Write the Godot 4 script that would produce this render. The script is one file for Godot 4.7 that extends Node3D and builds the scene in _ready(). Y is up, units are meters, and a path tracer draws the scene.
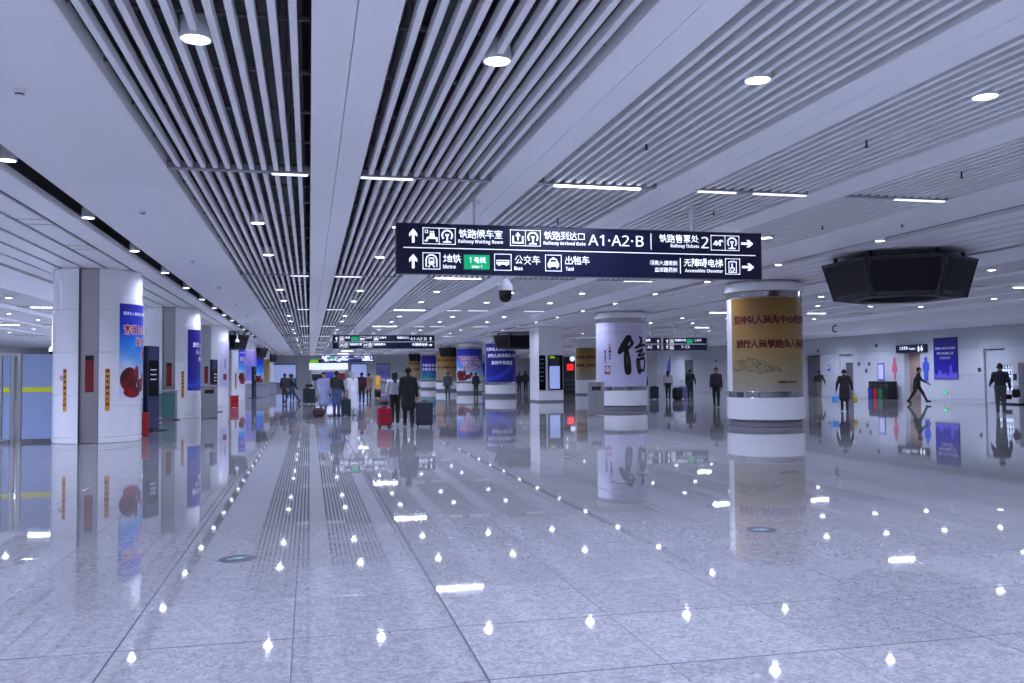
extends Node3D
# A railway station concourse: slatted white ceiling, polished granite floor, round advertising pillars, hanging direction sign.
# Axes: the hall runs along -z, x goes across it, y is up. The camera stands at the origin of x and z.

const CEIL := 4.24            # underside of the flat ceiling panels
const EYE := 1.58
const Z_FRONT := 11.0         # end of the hall behind the camera
const Z_BACK := -118.0
const X_WALL := 32.0
const X_LEFT := -24.0
const BAND_W := 1.791
const BAND_X := [-1.767, 0.663, 3.092, 5.522, 7.951]                 # slatted bands over the main hall (start of each)
const BAND_RIGHT := [16.853, 19.254, 21.655, 24.056]                # and over the side hall behind the pillars
const BAND_LEFT := [-10.563, -12.964, -15.365, -17.766]
const LAMP_Z := [4.513, 0.576, -3.457, -7.221, -15.797, -19.926, -27.945, -31.978, -39.948, -43.982, -51.952, -55.985, -63.956, -67.989, -75.96, -79.993, -87.963, -91.997, -99.967, -104.0, -111.971]
const PILLAR_Z := [-23.9, -36.3, -48.7, -61.1, -73.5, -85.9, -98.3, -110.7]
const BAR_Z := -11.84
const BAR_STEP := 12.05
const SLOT_LEFT := [-3.764, -3.409]
const SLOT_RIGHT := [11.216, 11.572]
const XL := -5.17
const XR := 13.24
const LIGHT_COLOR := Color(0.80, 0.835, 1.0)
const DOWN_ENERGY := 12.5
const STRIP_ENERGY := 4.0
const EXPOSURE := 1.0

var taken := {}
var m := {}
var rng := RandomNumberGenerator.new()


class MB:
	var v := PackedVector3Array()
	var n := PackedVector3Array()
	var uv := PackedVector2Array()
	var c := PackedColorArray()
	var tint := Color.WHITE
	var tinted := false

	func vert(p: Vector3, nn: Vector3, t := Vector2.ZERO) -> void:
		v.append(p)
		n.append(nn)
		uv.append(t)
		c.append(tint)

	# corners run counter-clockwise seen from outside
	func tri(a: Vector3, b: Vector3, d: Vector3) -> void:
		var nn := (b - a).cross(d - a).normalized()
		vert(a, nn)
		vert(d, nn)
		vert(b, nn)

	func quad(a: Vector3, b: Vector3, d: Vector3, e: Vector3, ta := Vector2(0, 1), tb := Vector2(1, 1), td := Vector2(1, 0), te := Vector2(0, 0)) -> void:
		var nn := (d - a).cross(e - b).normalized()
		vert(a, nn, ta)
		vert(d, nn, td)
		vert(b, nn, tb)
		vert(a, nn, ta)
		vert(e, nn, te)
		vert(d, nn, td)

	func smooth_quad(p: Array, nn: Array, t: Array) -> void:
		for i in [0, 2, 1, 0, 3, 2]:
			vert(p[i], nn[i], t[i])

	func box(at: Vector3, s: Vector3, turn := Basis.IDENTITY) -> void:
		var h := s / 2.0
		var q := []
		for i in 8:
			q.append(at + turn * Vector3(h.x if i & 1 else -h.x, h.y if i & 2 else -h.y, h.z if i & 4 else -h.z))
		quad(q[4], q[5], q[7], q[6])
		quad(q[1], q[0], q[2], q[3])
		quad(q[5], q[1], q[3], q[7])
		quad(q[0], q[4], q[6], q[2])
		quad(q[6], q[7], q[3], q[2])
		quad(q[0], q[1], q[5], q[4])

	# a box with chamfered edges
	func bev(at: Vector3, s: Vector3, b: float, turn := Basis.IDENTITY) -> void:
		var h := s / 2.0
		var P := func(x: float, y: float, z: float) -> Vector3: return at + turn * Vector3(x, y, z)
		var ix := h.x - b
		var iy := h.y - b
		var iz := h.z - b
		for g in [1.0, -1.0]:
			_face(P, Vector3(0, 0, g * h.z), Vector3(ix * g, 0, 0), Vector3(0, iy, 0))
			_face(P, Vector3(g * h.x, 0, 0), Vector3(0, 0, -iz * g), Vector3(0, iy, 0))
			_face(P, Vector3(0, g * h.y, 0), Vector3(ix, 0, 0), Vector3(0, 0, -iz * g))
		for g in [1.0, -1.0]:
			for k in [1.0, -1.0]:
				# the four edges along each axis
				_edge(P, Vector3(g * h.x, k * iy, 0), Vector3(g * ix, k * h.y, 0), Vector3(0, 0, iz), g * k)
				_edge(P, Vector3(g * h.x, 0, k * iz), Vector3(g * ix, 0, k * h.z), Vector3(0, iy, 0), -g * k)
				_edge(P, Vector3(0, g * h.y, k * iz), Vector3(0, g * iy, k * h.z), Vector3(ix, 0, 0), g * k)
				for w in [1.0, -1.0]:
					var a: Vector3 = P.call(g * h.x, k * iy, w * iz)
					var d: Vector3 = P.call(g * ix, k * h.y, w * iz)
					var e: Vector3 = P.call(g * ix, k * iy, w * h.z)
					if g * k * w > 0:
						tri(a, d, e)
					else:
						tri(a, e, d)

	func _face(P: Callable, o: Vector3, x: Vector3, y: Vector3) -> void:
		var a := o - x - y
		var b := o + x - y
		var d := o + x + y
		var e := o - x + y
		quad(P.call(a.x, a.y, a.z), P.call(b.x, b.y, b.z), P.call(d.x, d.y, d.z), P.call(e.x, e.y, e.z))

	func _edge(P: Callable, a: Vector3, b: Vector3, l: Vector3, s: float) -> void:
		var q := [a - l, a + l, b + l, b - l]
		var w := []
		for p in q:
			w.append(P.call(p.x, p.y, p.z))
		if s > 0:
			quad(w[0], w[3], w[2], w[1])
		else:
			quad(w[0], w[1], w[2], w[3])

	# profile of Vector2(radius, height) from bottom to top, turned about the y axis; angles are measured from +z towards +x
	func lathe(o: Vector3, profile: Array, seg := 32, a0 := 0.0, a1 := TAU, turn := Basis.IDENTITY) -> void:
		for i in profile.size() - 1:
			var p: Vector2 = profile[i]
			var q: Vector2 = profile[i + 1]
			var d := q - p
			var nr := Vector2(d.y, -d.x).normalized()
			for k in seg:
				var s0 := a0 + (a1 - a0) * k / seg
				var s1 := a0 + (a1 - a0) * (k + 1) / seg
				var e0 := Vector3(sin(s0), 0, cos(s0))
				var e1 := Vector3(sin(s1), 0, cos(s1))
				var u0 := float(k) / seg
				var u1 := float(k + 1) / seg
				var w0 := 1.0 - float(i) / (profile.size() - 1)
				var w1 := 1.0 - float(i + 1) / (profile.size() - 1)
				smooth_quad([o + turn * (e0 * p.x + Vector3(0, p.y, 0)), o + turn * (e1 * p.x + Vector3(0, p.y, 0)), o + turn * (e1 * q.x + Vector3(0, q.y, 0)), o + turn * (e0 * q.x + Vector3(0, q.y, 0))],
					[turn * (e0 * nr.x + Vector3(0, nr.y, 0)), turn * (e1 * nr.x + Vector3(0, nr.y, 0)), turn * (e1 * nr.x + Vector3(0, nr.y, 0)), turn * (e0 * nr.x + Vector3(0, nr.y, 0))],
					[Vector2(u0, w0), Vector2(u1, w0), Vector2(u1, w1), Vector2(u0, w1)])

	func rod(a: Vector3, b: Vector3, r: float, seg := 10, r2 := -1.0) -> void:
		var y := (b - a).normalized()
		var x := y.cross(Vector3.RIGHT if absf(y.x) < 0.9 else Vector3.UP).normalized()
		var turn := Basis(x, y, x.cross(y))
		var l := a.distance_to(b)
		var e := r if r2 < 0 else r2
		lathe(a, [Vector2(0, 0), Vector2(r, 0), Vector2(e, l), Vector2(0, l)], seg, 0, TAU, turn)

	# an outline in the plane of (x, y), extruded towards z
	func prism(poly: PackedVector2Array, z0: float, z1: float, at := Transform3D.IDENTITY) -> void:
		var p := poly.duplicate()
		if Geometry2D.is_polygon_clockwise(p):
			p.reverse()
		var t := Geometry2D.triangulate_polygon(p)
		for i in range(0, t.size(), 3):
			var q := [p[t[i]], p[t[i + 1]], p[t[i + 2]]]
			if (q[1] - q[0]).cross(q[2] - q[0]) < 0:
				q.reverse()
			tri(at * Vector3(q[0].x, q[0].y, z1), at * Vector3(q[1].x, q[1].y, z1), at * Vector3(q[2].x, q[2].y, z1))
			if z0 != z1:
				tri(at * Vector3(q[0].x, q[0].y, z0), at * Vector3(q[2].x, q[2].y, z0), at * Vector3(q[1].x, q[1].y, z0))
		if z0 != z1:
			for i in p.size():
				var a := p[i]
				var b := p[(i + 1) % p.size()]
				quad(at * Vector3(a.x, a.y, z0), at * Vector3(b.x, b.y, z0), at * Vector3(b.x, b.y, z1), at * Vector3(a.x, a.y, z1))

	func join(o: MB, t: Transform3D, paint: Color = Color(0, 0, 0, 0)) -> void:
		for i in o.v.size():
			v.append(t * o.v[i])
			n.append((t.basis * o.n[i]).normalized())
			uv.append(o.uv[i])
			c.append(o.c[i] if paint.a == 0.0 else paint)

	func mesh() -> ArrayMesh:
		var a := []
		a.resize(Mesh.ARRAY_MAX)
		a[Mesh.ARRAY_VERTEX] = v
		a[Mesh.ARRAY_NORMAL] = n
		a[Mesh.ARRAY_TEX_UV] = uv
		if tinted:
			a[Mesh.ARRAY_COLOR] = c
		var r := ArrayMesh.new()
		r.add_surface_from_arrays(Mesh.PRIMITIVE_TRIANGLES, a)
		return r


func numbered(called: String) -> String:
	var k: int = taken.get(called, 0)
	taken[called] = k + 1
	return called if k == 0 else "%s_%03d" % [called, k]


func tag(o: Node, label: String, category: String, group := "", kind := "") -> void:
	if label:
		o.set_meta("label", label)
	if category:
		o.set_meta("category", category)
	if group:
		o.set_meta("group", group)
	if kind:
		o.set_meta("kind", kind)


func thing(called: String, label: String, category: String, at := Vector3.ZERO, turn := 0.0, group := "", kind := "") -> Node3D:
	var o := Node3D.new()
	o.name = numbered(called)
	add_child(o)
	o.position = at
	o.rotation.y = turn
	tag(o, label, category, group, kind)
	return o


func copy(o: Node3D, called: String, at: Vector3, turn := 0.0, label := "") -> Node3D:
	var r: Node3D = o.duplicate()
	r.name = numbered(called)
	add_child(r)
	r.position = at
	r.rotation.y = turn
	if label:
		r.set_meta("label", label)
	return r


func structure(called: String) -> Node3D:
	var o := Node3D.new()
	o.name = numbered(called)
	add_child(o)
	o.set_meta("kind", "structure")
	return o


func part(called: String, shape: Variant, mat: Material, parent: Node, at := Vector3.ZERO) -> MeshInstance3D:
	var o := MeshInstance3D.new()
	o.name = called
	o.mesh = shape.mesh() if shape is MB else shape
	o.material_override = mat
	o.position = at
	parent.add_child(o, true)
	return o


func box_part(called: String, at: Vector3, s: Vector3, b: float, mat: Material, parent: Node) -> MeshInstance3D:
	var mb := MB.new()
	if b > 0:
		mb.bev(Vector3.ZERO, s, b)
	else:
		mb.box(Vector3.ZERO, s)
	return part(called, mb, mat, parent, at)


func paint(called: String, c: Color, rough := 0.6, metal := 0.0, spec := 0.5) -> StandardMaterial3D:
	var r := StandardMaterial3D.new()
	r.resource_name = called
	r.albedo_color = c
	r.roughness = rough
	r.metallic = metal
	r.metallic_specular = spec
	m[called] = r
	return r


func glow(called: String, c: Color, power: float) -> StandardMaterial3D:
	var r := paint(called, c, 0.5)
	r.emission_enabled = true
	r.emission = c
	r.emission_energy_multiplier = power
	return r


func _ready() -> void:
	rng.seed = 7
	# ---- camera
	var cam := Camera3D.new()
	cam.name = "camera"
	cam.fov = rad_to_deg(2.0 * atan(341.5 / 880.0))
	cam.near = 0.05
	cam.far = 400.0
	add_child(cam)
	cam.position = Vector3(0, EYE, 0)
	cam.basis = Basis(Vector3.UP, -atan(203.0 / 880.0)) * Basis(Vector3.RIGHT, atan(32.7 / 880.0)) * Basis(Vector3.BACK, deg_to_rad(-0.5))
	cam.current = true
	# ---- surroundings: a closed hall underground, no sky reaches it
	var env := Environment.new()
	env.background_mode = Environment.BG_COLOR
	env.background_color = Color(0.02, 0.02, 0.03)
	env.tonemap_mode = Environment.TONE_MAPPER_LINEAR
	env.tonemap_exposure = EXPOSURE
	env.sdfgi_enabled = true
	env.ssao_enabled = true
	env.ssil_enabled = true
	var we := WorldEnvironment.new()
	we.name = "environment"
	we.environment = env
	add_child(we)
	make_materials()
	# ---- the hall
	build_floor()
	build_ceiling()
	build_walls()
	# ---- its lamps
	build_lamps()
	# ---- pillars, signs, screens
	build_left_pillars()
	build_right_pillars()
	build_signs()
	build_screens()
	build_partition()
	build_right_wall_things()
	build_far_end()
	# ---- people and luggage
	build_people()
	build_small_things()


func granite() -> Image:
	var s := 1024
	var im := Image.create(s, s, false, Image.FORMAT_RGB8)
	var a := FastNoiseLite.new()
	a.seed = 3
	a.noise_type = FastNoiseLite.TYPE_CELLULAR
	a.cellular_return_type = FastNoiseLite.RETURN_CELL_VALUE
	a.frequency = 0.13
	var b := FastNoiseLite.new()
	b.seed = 9
	b.noise_type = FastNoiseLite.TYPE_SIMPLEX_SMOOTH
	b.frequency = 0.02
	var r := RandomNumberGenerator.new()
	r.seed = 5
	for y in s:
		for x in s:
			var g := a.get_noise_2d(x, y)
			var k := 0.53 + 0.1 * g + 0.03 * b.get_noise_2d(x, y) + r.randf_range(-0.05, 0.05)
			if g > 0.62:
				k -= 0.22
			elif g < -0.72:
				k += 0.07
			im.set_pixel(x, y, Color(k, k * 0.998, k * 1.004))
	return im


func make_materials() -> void:
	var tex := ImageTexture.create_from_image(granite())
	for i in 4:
		var g := paint("granite_%d" % i, Color.WHITE.darkened([0.0, 0.018, 0.035, 0.05][i]), 0.03, 0.0, 0.6)
		g.albedo_texture = tex
		g.uv1_triplanar = true
		g.uv1_world_triplanar = true
		g.uv1_scale = Vector3.ONE * (1.0 / 3.1)
		g.uv1_offset = Vector3(0.13 * i, 0.37 * i, 0.71 * i)
	paint("floor_bed", Color(0.23, 0.23, 0.25), 0.9)
	paint("panel_white", Color(0.94, 0.94, 0.945), 0.38)
	paint("panel_white_b", Color(0.93, 0.93, 0.935), 0.4)
	paint("slat_white", Color(0.92, 0.92, 0.925), 0.4)
	paint("rail_grey", Color(0.62, 0.62, 0.65), 0.3, 0.5)
	paint("deck_grey", Color(0.5, 0.5, 0.5), 0.9)
	paint("duct_grey", Color(0.42, 0.42, 0.43), 0.6)
	paint("pillar_white", Color(0.93, 0.93, 0.935), 0.2)
	paint("plinth_stone", Color(0.52, 0.52, 0.55), 0.25)
	paint("wall_white", Color(0.77, 0.785, 0.79), 0.45)
	paint("wall_white_b", Color(0.755, 0.77, 0.78), 0.45)
	paint("steel", Color(0.7, 0.69, 0.69), 0.3, 0.9)
	paint("steel_dark", Color(0.36, 0.36, 0.37), 0.3, 0.9)
	paint("chrome", Color(0.8, 0.8, 0.82), 0.12, 1.0)
	paint("black_gloss", Color(0.022, 0.022, 0.028), 0.2, 0.0, 0.3)
	paint("kiosk_face", Color(0.22, 0.22, 0.34), 0.12)
	paint("steel_polished", Color(0.72, 0.71, 0.71), 0.13, 0.95)
	paint("black_matte", Color(0.05, 0.05, 0.057), 0.6)
	paint("screen_frame", Color(0.1, 0.1, 0.115), 0.45)
	paint("charcoal", Color(0.17, 0.17, 0.19), 0.5)
	paint("door_grey", Color(0.36, 0.355, 0.38), 0.45)
	paint("beige", Color(0.66, 0.58, 0.53), 0.5)
	paint("red", Color(0.66, 0.07, 0.08), 0.4)
	paint("dark_red", Color(0.5, 0.07, 0.06), 0.5)
	paint("text_red", Color(0.36, 0.07, 0.05), 0.6)
	paint("poster_red", Color(0.75, 0.1, 0.13), 0.5)
	paint("sticker_yellow", Color(0.85, 0.62, 0.12), 0.5)
	paint("tape_yellow", Color(0.82, 0.82, 0.12), 0.5)
	paint("ink", Color(0.055, 0.065, 0.06), 0.7)
	paint("ink_green", Color(0.18, 0.24, 0.2), 0.7)
	paint("white_print", Color(0.93, 0.93, 0.95), 0.5)
	paint("grey_print", Color(0.55, 0.55, 0.6), 0.5)
	paint("kiosk_navy", Color(0.09, 0.1, 0.19), 0.25)
	paint("sign_navy", Color(0.075, 0.092, 0.24), 0.3)
	paint("sign_frame", Color(0.2, 0.21, 0.26), 0.35, 0.4)
	paint("white_plastic", Color(0.88, 0.88, 0.89), 0.3)
	paint("black_dome", Color(0.02, 0.02, 0.025), 0.08)
	paint("blue_sticker", Color(0.25, 0.35, 0.78), 0.5)
	paint("pink_sticker", Color(0.86, 0.42, 0.55), 0.5)
	paint("green_bin", Color(0.1, 0.42, 0.22), 0.5)
	paint("blue_bin", Color(0.12, 0.16, 0.5), 0.5)
	paint("paper_white", Color(0.86, 0.86, 0.9), 0.7)
	paint("rubber", Color(0.04, 0.04, 0.045), 0.8)
	paint("marker_dark", Color(0.17, 0.18, 0.21), 0.5)
	paint("arrow_green", Color(0.5, 0.62, 0.62), 0.5)
	glow("lamp_disc", Color(0.93, 0.95, 1.0), 26.0)
	glow("lamp_strip", Color(0.93, 0.95, 1.0), 12.0)
	glow("glint_strip", Color(0.93, 0.95, 1.0), 1.6)  # faint glow standing in for glints on the metal cross bars
	glow("sign_white", Color(0.92, 0.94, 1.0), 1.05)
	glow("sign_green", Color(0.0, 0.62, 0.4), 0.75)
	glow("screen_pale", Color(0.62, 0.68, 0.9), 0.55)
	glow("screen_blue", Color(0.25, 0.28, 0.66), 0.3)
	glow("screen_green", Color(0.45, 0.75, 0.1), 0.6)
	glow("exit_green", Color(0.1, 0.85, 0.5), 1.2)
	glow("shop_red", Color(0.95, 0.12, 0.1), 1.3)
	glow("shop_white", Color(0.85, 0.88, 1.0), 1.0)
	glow("shop_yellow", Color(0.95, 0.8, 0.05), 0.8)
	glow("vending_light", Color(0.8, 0.86, 1.0), 0.9)
	var frost := paint("frosted_glass", Color(0.60, 0.67, 0.80, 0.86), 0.3)
	frost.transparency = BaseMaterial3D.TRANSPARENCY_ALPHA
	var green := paint("green_glass", Color(0.30, 0.50, 0.48, 0.55), 0.1)
	green.transparency = BaseMaterial3D.TRANSPARENCY_ALPHA
	var clear := paint("clear_glass", Color(0.7, 0.8, 0.85, 0.18), 0.05)
	clear.transparency = BaseMaterial3D.TRANSPARENCY_ALPHA
	var cloth := paint("person_cloth", Color.WHITE, 0.8)
	cloth.vertex_color_use_as_albedo = true
	for k in ["core", "blue", "yellow", "calligraphy", "garden", "lavender", "wall"]:
		var p := paint("print_" + k, Color.WHITE, 0.32)
		p.albedo_texture = ImageTexture.create_from_image(print_image(k))
		p.texture_repeat = false


func mixed(stops: Array, t: float) -> Color:
	for i in stops.size() - 1:
		if t <= stops[i + 1][0]:
			return stops[i][1].lerp(stops[i + 1][1], clampf((t - stops[i][0]) / (stops[i + 1][0] - stops[i][0]), 0, 1))
	return stops[-1][1]


# what is printed on the advertising sheets: flat colour washes and simple motifs
func print_image(kind: String) -> Image:
	var w := 192
	var h := 224
	var im := Image.create(w, h, false, Image.FORMAT_RGB8)
	var f := FastNoiseLite.new()
	f.seed = 21
	f.frequency = 0.018
	for y in h:
		for x in w:
			var u := (x + 0.5) / w
			var t := (y + 0.5) / h
			var wob := f.get_noise_2d(x, y)
			var c := Color.WHITE
			if kind == "core":
				c = mixed([[0.0, Color(0.16, 0.12, 0.55)], [0.25, Color(0.12, 0.25, 0.78)], [0.5, Color(0.2, 0.55, 0.92)], [0.75, Color(0.78, 0.86, 0.95)], [1.0, Color(0.85, 0.86, 0.92)]], t + 0.1 * wob + 0.15 * (0.5 - u))
				# a red knot of folded ribbons low on the sheet
				var best := 9.0
				for e in [[0.16, 0.80, 0.15, 0.13], [0.3, 0.74, 0.05, 0.09], [0.4, 0.86, 0.09, 0.07], [0.22, 0.93, 0.16, 0.06], [0.48, 0.78, 0.04, 0.06]]:
					best = minf(best, Vector2((u - e[0]) / e[2], (t - e[1]) / e[3]).length())
				if best < 1.0:
					c = Color(0.62, 0.06, 0.1).lerp(Color(0.3, 0.02, 0.05), clampf(0.5 + wob * 1.6, 0, 1))
			elif kind == "blue":
				c = mixed([[0.0, Color(0.12, 0.07, 0.46)], [0.6, Color(0.13, 0.1, 0.55)], [1.0, Color(0.1, 0.13, 0.6)]], t)
				var arc := absf(Vector2(u - 0.1, (t - 0.35) * 1.1).length() - 0.62)
				if t > 0.55 and arc < 0.1:
					c = c.lerp(Color(0.25, 0.4, 0.9), (1.0 - arc / 0.1) * 0.7)
			elif kind == "yellow":
				c = mixed([[0.0, Color(0.54, 0.40, 0.17)], [0.45, Color(0.63, 0.5, 0.27)], [0.75, Color(0.63, 0.56, 0.4)], [1.0, Color(0.61, 0.59, 0.54)]], t + 0.05 * wob)
			elif kind == "calligraphy":
				c = Color(0.83, 0.82, 0.9).lerp(Color(0.79, 0.78, 0.89), t)
			elif kind == "garden":
				c = mixed([[0.0, Color(0.13, 0.1, 0.5)], [0.5, Color(0.16, 0.2, 0.62)], [0.75, Color(0.2, 0.45, 0.7)], [0.85, Color(0.15, 0.5, 0.45)], [1.0, Color(0.5, 0.72, 0.7)]], t + 0.08 * wob)
			elif kind == "lavender":
				c = mixed([[0.0, Color(0.72, 0.64, 0.86)], [0.5, Color(0.5, 0.5, 0.84)], [0.8, Color(0.62, 0.6, 0.88)], [0.82, Color(0.85, 0.84, 0.93)], [1.0, Color(0.85, 0.84, 0.93)]], t + 0.05 * wob * (1.0 - t))
			elif kind == "wall":
				c = mixed([[0.0, Color(0.14, 0.1, 0.52)], [0.8, Color(0.15, 0.11, 0.6)], [1.0, Color(0.2, 0.18, 0.66)]], t)
				var sky := 0.86 + 0.08 * sin(u * 19.0) * sin(u * 7.0) - (0.14 if absf(u - 0.72) < 0.05 else 0.0)
				if t > sky:
					c = Color(0.4, 0.38, 0.8)
			im.set_pixel(x, y, c)
	return im


# ------------------------------------------------------------------ floor
func build_floor() -> void:
	var fl := structure("floor")
	box_part("bed", Vector3(4, -0.1525, -56.5), Vector3(60, 0.3, 140), 0.0, m.floor_bed, fl)
	var forward := Vector2(sin(0.227), -cos(0.227))
	var cells := []
	for i in range(-23, 33):
		for k in range(-12, 122):
			var mid := Vector2(-0.095 + i + 0.5, -0.53 - k - 0.5)
			var depth := mid.dot(forward)
			var side := absf(mid.dot(Vector2(-forward.y, forward.x)))
			var seen := depth > 3.2 and side < depth * 0.6 + 0.7
			cells.append([mid.length() if seen else 1000.0 + mid.length(), i, k])
	cells.sort_custom(func(a, b): return a[0] < b[0])
	var shapes := {}
	var rest := [MB.new(), MB.new(), MB.new(), MB.new()]
	for j in cells.size():
		var i: int = cells[j][1]
		var k: int = cells[j][2]
		# wider movement joints run along some of the grid lines
		var l := 0.0055 if i in [-1, 1, 4, 7, 10] else 0.002
		var r := 0.0055 if i + 1 in [-1, 1, 4, 7, 10] else 0.002
		var b := 0.007 if k in [4, 5, 11, 18] else 0.002
		var e := 0.007 if k + 1 in [4, 5, 11, 18] else 0.002
		var tone := hash(Vector2i(i, k)) % 4
		var x0 := -0.095 + i + l
		var x1 := -0.095 + i + 1 - r
		var z1 := -0.53 - k - b
		var z0 := -0.53 - k - 1 + e
		var mid := Vector3((x0 + x1) / 2, -0.011, (z0 + z1) / 2)
		var size := Vector3(x1 - x0, 0.022, z1 - z0)
		if j < 300:
			if not shapes.has(size):
				var mb := MB.new()
				mb.bev(Vector3.ZERO, size, 0.0012)
				shapes[size] = mb.mesh()
			part("tile", shapes[size], m["granite_%d" % tone], fl, mid)
		else:
			var mb: MB = rest[tone]
			mb.quad(Vector3(x0, 0, z1), Vector3(x1, 0, z1), Vector3(x1, 0, z0), Vector3(x0, 0, z0))
			if k < 40:
				mb.quad(Vector3(x0, -0.02, z1), Vector3(x1, -0.02, z1), Vector3(x1, 0, z1), Vector3(x0, 0, z1))
				mb.quad(Vector3(x1, -0.02, z1), Vector3(x1, -0.02, z0), Vector3(x1, 0, z0), Vector3(x1, 0, z1))
				mb.quad(Vector3(x0, -0.02, z0), Vector3(x0, -0.02, z1), Vector3(x0, 0, z1), Vector3(x0, 0, z0))
	for t in 4:
		var o := part("tile_field", rest[t], m["granite_%d" % t], fl)
		o.set_meta("kind", "stuff")


# ------------------------------------------------------------------ ceiling
func strip_of_panels(parent: Node, called: String, x0: float, x1: float, y: float, length: float, z_from: float, z_to: float, shift := 0.0) -> void:
	var shape := MB.new()
	shape.bev(Vector3.ZERO, Vector3(x1 - x0 - 0.006, 0.05, length - 0.006), 0.003)
	var me := shape.mesh()
	var z := z_from - shift
	var k := 0
	while z > z_to:
		part(called, me, m.panel_white if k % 3 else m.panel_white_b, parent, Vector3((x0 + x1) / 2, y + 0.025, z - length / 2))
		z -= length
		k += 1


func build_ceiling() -> void:
	var ce := structure("ceiling")
	var zm := (Z_FRONT + Z_BACK) / 2
	var zl := Z_FRONT - Z_BACK
	# the dark void above: slab, ducts and the cross rails that carry the slats
	box_part("deck", Vector3(4, 7.15, zm), Vector3(57, 0.3, zl + 2), 0.0, m.deck_grey, ce)
	for x in [-0.35, 1.9, 3.9, 6.7, 9.6]:
		var mb := MB.new()
		mb.bev(Vector3.ZERO, Vector3(0.55, 0.4, zl - 2), 0.02)
		part("duct", mb, m.duct_grey, ce, Vector3(x, 6.3, zm))
	for x in [-1.3, 1.1, 4.6, 7.2]:
		var mb := MB.new()
		mb.rod(Vector3(0, 0, zl / 2 - 1), Vector3(0, 0, -zl / 2 + 1), 0.06)
		part("pipe", mb, m.duct_grey, ce, Vector3(x, 5.6, zm))
	# unseen concrete beams added above the flat panels to shade the slab
	for x in [-3.0, 0.35, 2.78, 5.2, 7.63, 10.4, 13.2, 16.0, 19.0, 21.3, 23.7, 26.2, -5.3, -8.5, -11.6, -14.3, -16.6]:
		box_part("shade_beam", Vector3(x, 5.8, zm), Vector3(0.45, 2.5, zl), 0.01, m.deck_grey, ce)
	# flat panels between the bands
	strip_of_panels(ce, "panel", SLOT_LEFT[1], BAND_X[0], CEIL, 6.02, Z_FRONT, Z_BACK)
	for i in 4:
		var x0: float = BAND_X[i] + BAND_W
		var x1: float = BAND_X[i + 1]
		strip_of_panels(ce, "panel", x0, (x0 + x1) / 2, CEIL, 12.05, Z_FRONT, Z_BACK, 0.4 * i)
		strip_of_panels(ce, "panel", (x0 + x1) / 2, x1, CEIL, 12.05, Z_FRONT, Z_BACK, 0.4 * i)
	strip_of_panels(ce, "panel", BAND_X[4] + BAND_W, SLOT_RIGHT[0], CEIL, 6.02, Z_FRONT, Z_BACK)
	strip_of_panels(ce, "panel", 14.98, BAND_RIGHT[0], CEIL, 6.28, Z_FRONT, Z_BACK)
	for i in 3:
		strip_of_panels(ce, "panel", BAND_RIGHT[i] + BAND_W, BAND_RIGHT[i + 1], CEIL, 12.56, Z_FRONT, Z_BACK)
	strip_of_panels(ce, "panel", BAND_RIGHT[3] + BAND_W, 28.14, CEIL, 6.28, Z_FRONT, Z_BACK)
	strip_of_panels(ce, "panel", BAND_LEFT[0] + BAND_W, -7.06, CEIL, 12.56, Z_FRONT, Z_BACK)
	for i in 3:
		strip_of_panels(ce, "panel", BAND_LEFT[i + 1] + BAND_W, BAND_LEFT[i], CEIL, 12.56, Z_FRONT, Z_BACK)
	strip_of_panels(ce, "panel", X_LEFT, BAND_LEFT[3], CEIL, 12.56, Z_FRONT, Z_BACK)
	# plank strips over the two rows of pillars
	for side in [[-6.91, -3.764, 6], [11.572, 14.75, 6]]:
		var wide: float = (side[1] - side[0]) / side[2]
		var shape := MB.new()
		shape.bev(Vector3.ZERO, Vector3(wide - 0.085, 0.04, 12.55 - 0.012), 0.004)
		var me := shape.mesh()
		for i in side[2]:
			var z := Z_FRONT + 1.0
			while z > Z_BACK:
				part("plank", me, m.panel_white, ce, Vector3(side[0] + wide * (i + 0.5), CEIL + 0.02, z - 6.27))
				z -= 12.55
	# upright edges of every band and slot
	var edges := []
	for x in BAND_X:
		edges.append_array([x, x + BAND_W])
	for x in BAND_RIGHT:
		edges.append_array([x, x + BAND_W])
	for x in BAND_LEFT:
		edges.append_array([x, x + BAND_W])
	var lip := MB.new()
	lip.box(Vector3.ZERO, Vector3(0.012, 0.17, zl))
	var lip_mesh := lip.mesh()
	for x in edges:
		part("edge_trim", lip_mesh, m.panel_white_b, ce, Vector3(x, CEIL + 0.09, zm))
	var low_lip := MB.new()
	low_lip.box(Vector3.ZERO, Vector3(0.012, 0.07, zl))
	var low_mesh := low_lip.mesh()
	for x in SLOT_LEFT + SLOT_RIGHT + [14.75, 14.98, -7.06, -6.91]:
		part("edge_trim", low_mesh, m.panel_white_b, ce, Vector3(x, CEIL + 0.036, zm))
	# slats
	var sl := MB.new()
	sl.bev(Vector3.ZERO, Vector3(0.058, 0.1, zl - 0.2), 0.004)
	var slat := sl.mesh()
	for x in BAND_X + BAND_RIGHT + BAND_LEFT:
		for i in 11:
			part("slat", slat, m.slat_white, ce, Vector3(x + BAND_W * (i + 0.95) / 11.9 , CEIL + 0.068, zm))
	# rails that carry the slats, seen between them
	var cr := MB.new()
	cr.box(Vector3.ZERO, Vector3(BAND_W, 0.03, 0.025))
	var rail := cr.mesh()
	for x in BAND_X.slice(0, 3):
		var z := -2.0
		while z > -42.0:
			part("carrier_rail", rail, m.duct_grey, ce, Vector3(x + BAND_W / 2, CEIL + 0.14, z))
			z -= 1.25
	var hg := MB.new()
	hg.rod(Vector3(0, CEIL + 0.17, 0), Vector3(0, 7.0, 0), 0.008, 6)
	var hanger := hg.mesh()
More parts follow.
